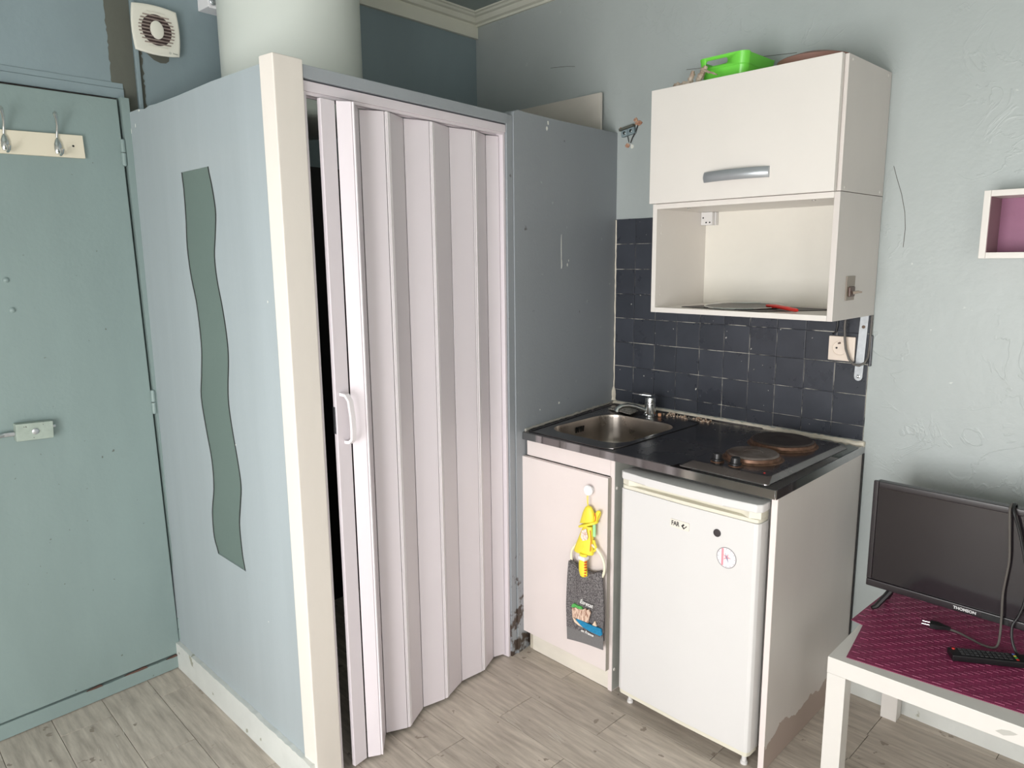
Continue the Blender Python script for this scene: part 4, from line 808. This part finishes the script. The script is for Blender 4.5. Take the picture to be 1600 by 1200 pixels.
emb([(.362, .2400), (.362, .2480), (.369, .2550), (.382, .2530), (.396, .2550), (.400, .2480), (.390, .2440), (.376, .2460), (.369, .2410)], LEAF, 'embroidered_grass', .0008)
Mt = lambda x, z, y_: Matrix(((1, 0, 0, x), (0, 0, -1, y_), (0, 1, 0, z), (0, 0, 0, 1)))
text_mesh('Étretat', 'embroidered_lettering', .019, Mt(.412, .3060, -.6570), EMB, tw, extr=.001, shear=.25, bold=.0002)
text_mesh('en France', 'embroidered_lettering', .013, Mt(.417, .2075, -.6570), EMB, tw, extr=.001, shear=.25, bold=.0002)

# ------------------------------------------------------------------ fridge
fr = thing('mini_fridge', 'white under-counter fridge with stickers on the door', 'fridge', (.745, -.32, 0))
bx('cabinet', FRI, fr, .520, .968, -.585, -.04, .045, .765, bev=.006)
dx0, dx1, dyf = .527, .972, -.640
dpts = lambda i_=0: [(dx0 + i_, -.588), (dx0 + i_, dyf + .014 + i_), (dx0 + .004 + i_, dyf + .004 + i_), (dx0 + .014, dyf + i_), ((dx0 + dx1) / 2, dyf - .004 + i_), (dx1 - .014, dyf + i_), (dx1 - .004 - i_, dyf + .004 + i_), (dx1 - i_, dyf + .014 + i_), (dx1 - i_, -.588)]
fdoor = MB().prism(dpts(), .058, .716, 'xy', bev=.0012, seg=1).build('door', FRI, fr, sharp=25)
MB().prism(dpts(.002), .0455, .0575, 'xy').build('door_foot', FCR, fdoor, sharp=25)
mb = MB(); mb.prism(dpts(.002), .7165, .727, 'xy', bev=.002).build('grip_lower_lip', FCR, fdoor)
gp = [(dx0 + .002, -.588), (dx0 + .002, dyf + .012), (dx0 + .03, dyf + .001), (dx0 + .06, dyf + .018), ((dx0 + dx1) / 2, dyf + .020), (dx1 - .06, dyf + .018), (dx1 - .03, dyf + .001), (dx1 - .002, dyf + .012), (dx1 - .002, -.588)]
MB().prism(gp, .7272, .7458, 'xy').build('grip_recess', FCR, fdoor, sharp=30)
lp = [(dx0 - .002, -.588), (dx0 - .002, dyf + .010), (dx0 + .010, dyf - .004), (dx0 + .10, dyf - .012), ((dx0 + dx1) / 2, dyf - .015), (dx1 - .10, dyf - .012), (dx1 - .008, dyf - .004), (dx1 + .004, dyf + .010), (dx1 + .004, -.588)]
MB().prism(lp, .7462, .7690, 'xy', bev=.004, seg=3).build('top_cap', FRI, fdoor, sharp=25)
for xx in (.550, .945):
    mb = MB(); mb.lathe([(.010, .0), (.010, .008), (.007, .010), (.007, .0452)], M=Matrix.Translation((xx, -.60 if xx < .6 else -.605, 0)), seg=16); mb.build('foot', FRI, fr)
for xx in (.56, .92):
    mb = MB(); mb.lathe([(.012, .0), (.012, .045)], M=Matrix.Translation((xx, -.08, 0)), seg=12); mb.build('foot', BLACK, fr)
fy = dyf - .0040
yat = lambda x: dyf - .004 * (1 - abs((x - (dx0 + dx1) / 2) / ((dx1 - dx0) / 2 - .014)))
mb = MB(); mb.prism(rrect(.7085, .7705, .644, .668, .003), yat(.74) - .0022, yat(.74) + .0003, 'xz', bev=.0005, seg=1); bp_ = mb.build('badge', PLATE, fdoor)
yb = yat(.74) - .0024
text_mesh('FAR', 'badge_lettering', .0185, Matrix(((.80, 0, 0, .7260), (0, 0, -1, yb), (0, 1, 0, .6565), (0, 0, 0, 1))), INK, bp_, extr=.0003, bold=.0004)
mb = MB(); mb.prism([(x_ + .0035, z_ - .0015) for x_, z_ in [(.742, .657), (.749, .664), (.7525, .6605), (.7475, .6560), (.7510, .6525), (.7555, .6570), (.7585, .6600), (.7605, .6585), (.7500, .6480)]], yb - .0003, yb + .0004, 'xz'); mb.build('badge_emblem', INK, bp_)
mb = MB(); mb.lathe([(.0108, -.0003), (.0108, .0020), (.0100, .0026), (.001, .0026)], M=Matrix.Translation((.855, yat(.855), .6635)) @ Matrix.Rotation(R(90), 4, 'X'), seg=28); tag(mb.build('fridge_magnet', mat('charcoal_magnet', (56, 50, 52), .6)), 'round charcoal magnet on the fridge door', 'magnet')
ys = yat(.885)
stk = thing('clock_sticker', 'round white sticker with red stripe and star on the fridge', 'sticker', (.885, ys, .573))
mb = MB(); mb.lathe([(.0285, -.0004), (.0285, .0010), (.001, .0010)], M=Matrix.Translation((.885, ys, .6015)) @ Matrix.Rotation(R(90), 4, 'X'), seg=40); mb.build('paper', STICK, stk)
mb = MB(); mb.tube([(.885 + .0282 * math.cos(R(9 * q)), ys - .0010, .6015 + .0282 * math.sin(R(9 * q))) for q in range(40)], .0009, 5, closed=True); mb.build('border', mat('grey_border', (138, 136, 136), .5), stk)
for a_ in range(0, 360, 30):
    ca, sa = math.cos(R(a_)), math.sin(R(a_)); mb = MB(); mb.tube([(.885 + .0235 * ca, ys - .0011, .6015 + .0235 * sa), (.885 + .0262 * ca, ys - .0011, .6015 + .0262 * sa)], .0006, 5); mb.build('tick', MATS['grey_border'], stk)
mb = MB(); mb.box(.8705, .8765, ys - .0015, ys - .0009, .578, .626); mb.build('red_stripe', PINK, stk)
star = []
for q in range(10):
    rr_ = (.013 if q % 2 == 0 else .0038); star.append((.8865 + rr_ * math.cos(R(36 * q + 0)), .6025 + rr_ * .95 * math.sin(R(36 * q + 0))))
mb = MB(); mb.prism(star, ys - .0014, ys - .0009, 'xz'); mb.build('star', PINK, stk)
mb = MB(); mb.prism([(.8815, .615), (.8845, .609), (.8885, .602), (.8915, .590), (.8855, .600)], ys - .0018, ys - .0014, 'xz'); mb.build('star_shade', BLUE, stk)

# right-hand side panel of the kitchenette
mb = MB(); mb.prism([(.9835, -.600), (1.0, -.600), (.9885, -.012), (.9720, -.012)], 0.0, .784, 'xy', bev=.0008, seg=1)
ep = thing('end_panel', 'grey-white end panel with a water stain beside the fridge', 'panel', (.99, -.31, 0)); mb.build('board', SIDE, ep)
mb = MB(); mb.box(.9836, .9999, -.6022, -.6004, 0.0, .784, bev=.0005, seg=1); mb.build('edge_strip', LAMP, ep)
mb = MB(); mb.prism([(.9888, -.0118), (.9925, -.0118), (.9925, -.004), (.9888, -.004)], .0, .784, 'xy'); mb.build('rear_gap', INK, ep)

# ------------------------------------------------------------------ right side: plinth, table, TV
mb = MB(); tp_ = [(.9955 + (XR - .9955) * i / 40, .125 + random.uniform(-.002, .002)) for i in range(41)]
mb.prism([(.9955, 0), (XR, 0)] + tp_[::-1], -.060, -.0005, 'xz'); tag(mb.build('baseboard_right', PLIN), 'thick stained white plinth under the table by the wall', 'baseboard', kind='structure')

TZt = .405
ta = thing('side_table', 'white square side table in front of the wall plinth', 'table', (1.42, -.335, 0))
Mta = Matrix.Translation((1.148, -.594, 0)) @ Matrix.Rotation(R(1.6), 4, 'Z')
bx('table_top', mat('table_white', (222, 218, 213), .3, var=.02), ta, 0, .56, 0, .522, TZt - .0435, TZt, M=Mta, bev=.0012)
for lx, ly in ((.0005, .0005), (.5145, .0005), (.0005, .4765), (.5145, .4765)):
    bx('leg', MATS['table_white'], ta, lx, lx + .045, ly, ly + .045, 0, TZt - .0438, M=Mta, bev=.0012)
mb = MB(); mb.prism([(.36, TZt - .030), (.375, TZt - .034), (.392, TZt - .026), (.40, TZt - .020), (.385, TZt - .018), (.37, TZt - .022)], -.0006, -.0001, 'xz', M=Mta); mb.build('scuff', mat('grey_scuff', (186, 184, 178), .6), ta)

# woven place mat: separate raised weave cells in staggered rows on a thin base
mt_ = thing('place_mat', 'plum purple woven place mat under the television', 'place mat', (1.38, -.33, TZt))
outline = [(1.183, -.568), (1.151, -.374), (1.117, -.366), (1.121, -.230), (1.126, -.098), (1.690, -.084), (1.690, -.510)]
mb = MB(); mb.prism(outline, TZt + .0003, TZt + .0018, 'xy'); mb.build('mat_base', PURP, mt_)
def inside(x, y):
    c = False; n = len(outline)
    for i in range(n):
        x1, y1 = outline[i]; x2, y2 = outline[(i + 1) % n]
        if (y1 > y) != (y2 > y) and x < (x2 - x1) * (y - y1) / (y2 - y1) + x1: c = not c
    return c
b = bmesh.new(); cw, ch = .0205, .0118; rowi = 0; yv = -.60
while yv < -.08:
    xv = 1.10 + (rowi % 2) * cw / 2
    while xv < 1.69:
        yv2 = yv + (xv - 1.18) * .10 - .004
        cs = [(xv + .0004, yv2 + .0003), (xv + cw - .0004, yv2 + .0003 + cw * .10), (xv + cw - .0004, yv2 + ch - .0003 + cw * .10), (xv + .0004, yv2 + ch - .0003)]
        if all(inside(*c_) for c_ in cs):
            zb = TZt + .0019; up_ = (int(round((xv - 1.10) / cw * 2)) // 2 + rowi // 2) % 2; hts = (.0015, .0015, .0011, .0011) if up_ else (.0004, .0004, .0007, .0007)
            lo = [b.verts.new((x_, y_, zb)) for x_, y_ in cs]; hi = [b.verts.new((cs[i][0] * .92 + .08 * (xv + cw / 2), cs[i][1] * .94 + .06 * (yv2 + ch / 2), zb + hts[i])) for i in range(4)]
            b.faces.new(hi)
            for i in range(4): b.faces.new((lo[i], lo[(i + 1) % 4], hi[(i + 1) % 4], hi[i]))
        xv += cw
    yv += ch; rowi += 1
mb = MB(); mb._add(b); wv = mb.build('weave', PURP, mt_, sharp=20); wv['kind'] = 'stuff'
MATZ = TZt + .004

# television
tv = thing('television', 'small black flat television on the purple mat', 'television', (1.375, -.25, MATZ))
Mtv = Matrix.Translation((1.109, -.252, 0)) @ Matrix.Rotation(R(0.6), 4, 'Z')
bx('shell', TVB, tv, .002, .552, .012, .040, .478, .775, M=Mtv, bev=.006)
bx('bezel_left', TVB, tv, 0, .013, 0, .0118, .490, .778, M=Mtv, bev=.002); bx('bezel_right', TVB, tv, .541, .554, 0, .0118, .490, .778, M=Mtv, bev=.002)
bx('bezel_top', TVB, tv, .0132, .5408, 0, .0118, .7605, .778, M=Mtv, bev=.003)
lb = bx('bezel_bottom', TVB, tv, 0, .554, -.002, .0118, .4690, .4898, M=Mtv, bev=.003)
bx('screen', SCREEN, tv, .0132, .5408, .004, .0116, .4900, .7603, M=Mtv)
text_mesh('THOMSON', 'brand_lettering', .0105, Mtv @ Matrix(((1.0, 0, 0, .247), (0, 0, -1, -.0024), (0, 1, 0, .4790), (0, 0, 0, 1))), TXT, lb, extr=.0003, bold=.0004)
bx('receiver_window', BLACK, tv, .285, .345, -.0035, -.0022, .4715, .487, M=Mtv, bev=.0004, seg=1)
for s_, xx in ((-1, .070), (1, .484)):
    mb = MB(); mb.tube([(xx, .020, .480), (xx + s_ * .016, .006, .450), (xx + s_ * .034, -.012, MATZ + .010), (xx + s_ * .042, -.022, MATZ + .006)], [.009, .008, .007, .0055], 8, M=Mtv)
    mb.tube([(xx, .026, .480), (xx + s_ * .016, .045, .450), (xx + s_ * .030, .070, MATZ + .010), (xx + s_ * .036, .080, MATZ + .006)], [.009, .008, .007, .0055], 8, M=Mtv); mb.build('foot', BLACK, tv)
# its mains lead thrown over the front
ml = thing('mains_lead', 'grey mains lead with two-pin plug trailing over the television', 'cable', (1.38, -.27, MATZ))
cpts = [(1.430, -.200, .700), (1.431, -.218, .770), (1.4305, -.232, .7845), (1.430, -.2500, .7815), (1.431, -.2605, .768), (1.437, -.2600, .70), (1.441, -.2600, .645), (1.438, -.2610, .59), (1.436, -.2610, .55), (1.439, -.2640, .50), (1.441, -.268, .455), (1.440, -.272, .425), (1.432, -.276, MATZ + .0045), (1.41, -.278, MATZ + .0035), (1.385, -.268, MATZ + .0035), (1.36, -.256, MATZ + .0035), (1.338, -.252, MATZ + .0045), (1.322, -.256, MATZ + .0065)]
def smooth(pts, n=5):
    out = []; P = [Vector(p_) for p_ in pts]
    for i in range(len(P) - 1):
        p0 = P[max(i - 1, 0)]; p1 = P[i]; p2 = P[i + 1]; p3 = P[min(i + 2, len(P) - 1)]
        for q in range(n):
            t = q / n; out.append(.5 * (2 * p1 + (p2 - p0) * t + (2 * p0 - 5 * p1 + 4 * p2 - p3) * t * t + (3 * p1 - p0 - 3 * p2 + p3) * t ** 3))
    return out + [P[-1]]
mb = MB(); mb.tube(smooth(cpts), .0028, 8); mb.build('cord', GREY, ml)
Mp = Matrix.Translation((1.300, -.258, MATZ + .0075)) @ Matrix.Rotation(R(10), 4, 'Z')
mb = MB(); mb.loft([[(-.018, -.0125, -.006), (-.018, .0125, -.006), (-.018, .0125, .006), (-.018, -.0125, .006)], [(.000, -.0125, -.006), (.000, .0125, -.006), (.000, .0125, .006), (.000, -.0125, .006)], [(.014, -.006, -.005), (.014, .006, -.005), (.014, .006, .005), (.014, -.006, .005)], [(.030, -.0035, -.0035), (.030, .0035, -.0035), (.030, .0035, .0035), (.030, -.0035, .0035)]], M=Mp); mb.build('plug', BLACK, ml, sharp=60)
for yy_ in (-.0085, .0085):
    mb = MB(); mb.tube([(-.018, yy_, 0), (-.037, yy_, 0)], .0021, 8, M=Mp); mb.build('pin', CHROME, ml)
mb = MB(); mb.tube(smooth([(1.436, -.205, .70), (1.437, -.222, .770), (1.4365, -.236, .786), (1.437, -.2540, .782), (1.442, -.2615, .765), (1.452, -.2600, .735), (1.462, -.2600, .70), (1.474, -.2600, .65), (1.482, -.2600, .60), (1.482, -.2610, .55), (1.474, -.2630, .51), (1.464, -.266, .480), (1.470, -.272, .44), (1.49, -.278, MATZ + .004), (1.53, -.275, MATZ + .004)]), .0034, 8); tag(mb.build('black_lead', BLACK), 'black cable curling down the television screen', 'cable')
# remote control
rm = thing('remote_control', 'long black remote control lying on the purple mat', 'remote', (1.47, -.40, MATZ))
ux_ = Vector((.165, .105, 0)).normalized(); uy_ = Vector((-ux_.y, ux_.x, 0))
Mr = Matrix(((ux_.x, uy_.x, 0, 1.372), (ux_.y, uy_.y, 0, -.404), (0, 0, 1, MATZ), (0, 0, 0, 1)))
bx('case', BLACK, rm, 0, .178, -.006, .036, 0, .016, M=Mr, bev=.003)
for i in range(11):
    for j in range(3):
        xx = .022 + i * .0105; yy_ = .002 + j * .0115
        mb = MB(); mb.box(xx, xx + .0075, yy_, yy_ + .008, .0158, .0172, M=Mr, bev=.0006, seg=1); mb.build('button', mat('button_grey', (70, 70, 72), .5), rm)
mb = MB(); mb.lathe([(.004, 0), (.0035, .0015), (.001, .002)], M=Mr @ Matrix.Translation((.012, .028, .016)), seg=12); mb.build('power_button', RED, rm)
for j, c_ in enumerate((RED, mat('green_button', (60, 160, 80), .4), mat('yellow_button', (216, 200, 80), .4), mat('blue_button', (90, 110, 180), .4))):
    mb = MB(); mb.box(.142, .148, .001 + j * .0085, .007 + j * .0085, .0158, .0174, M=Mr, bev=.0006, seg=1); mb.build('colour_button', c_, rm)

# wall cube shelf
cs_ = thing('wall_cube_shelf', 'white wall cube shelf with plum inside at the right', 'shelf', (1.40, -.06, 1.385))
sx0, sx1, sy0, sz0, sz1 = 1.274, 1.54, -.115, 1.385, 1.557; th_ = .0155
bx('side_panel', LAM, cs_, sx0, sx0 + th_, sy0, -.001, sz0, sz1, bev=.001); bx('side_panel', LAM, cs_, sx1 - th_, sx1, sy0, -.001, sz0, sz1, bev=.001)
bx('top_panel', LAM, cs_, sx0 + th_ + .0002, sx1 - th_ - .0002, sy0, -.001, sz1 - th_, sz1, bev=.001); bx('bottom_panel', LAM, cs_, sx0 + th_ + .0002, sx1 - th_ - .0002, sy0, -.001, sz0, sz0 + th_, bev=.001)
bx('back_panel', PURB, cs_, sx0 + th_ + .0002, sx1 - th_ - .0002, -.006, -.001, sz0 + th_ + .0002, sz1 - th_ - .0002)
bx('inner_lining', PURS, cs_, sx0 + th_ + .0001, sx0 + th_ + .0012, sy0 + .002, -.0065, sz0 + th_ + .0004, sz1 - th_ - .0004)
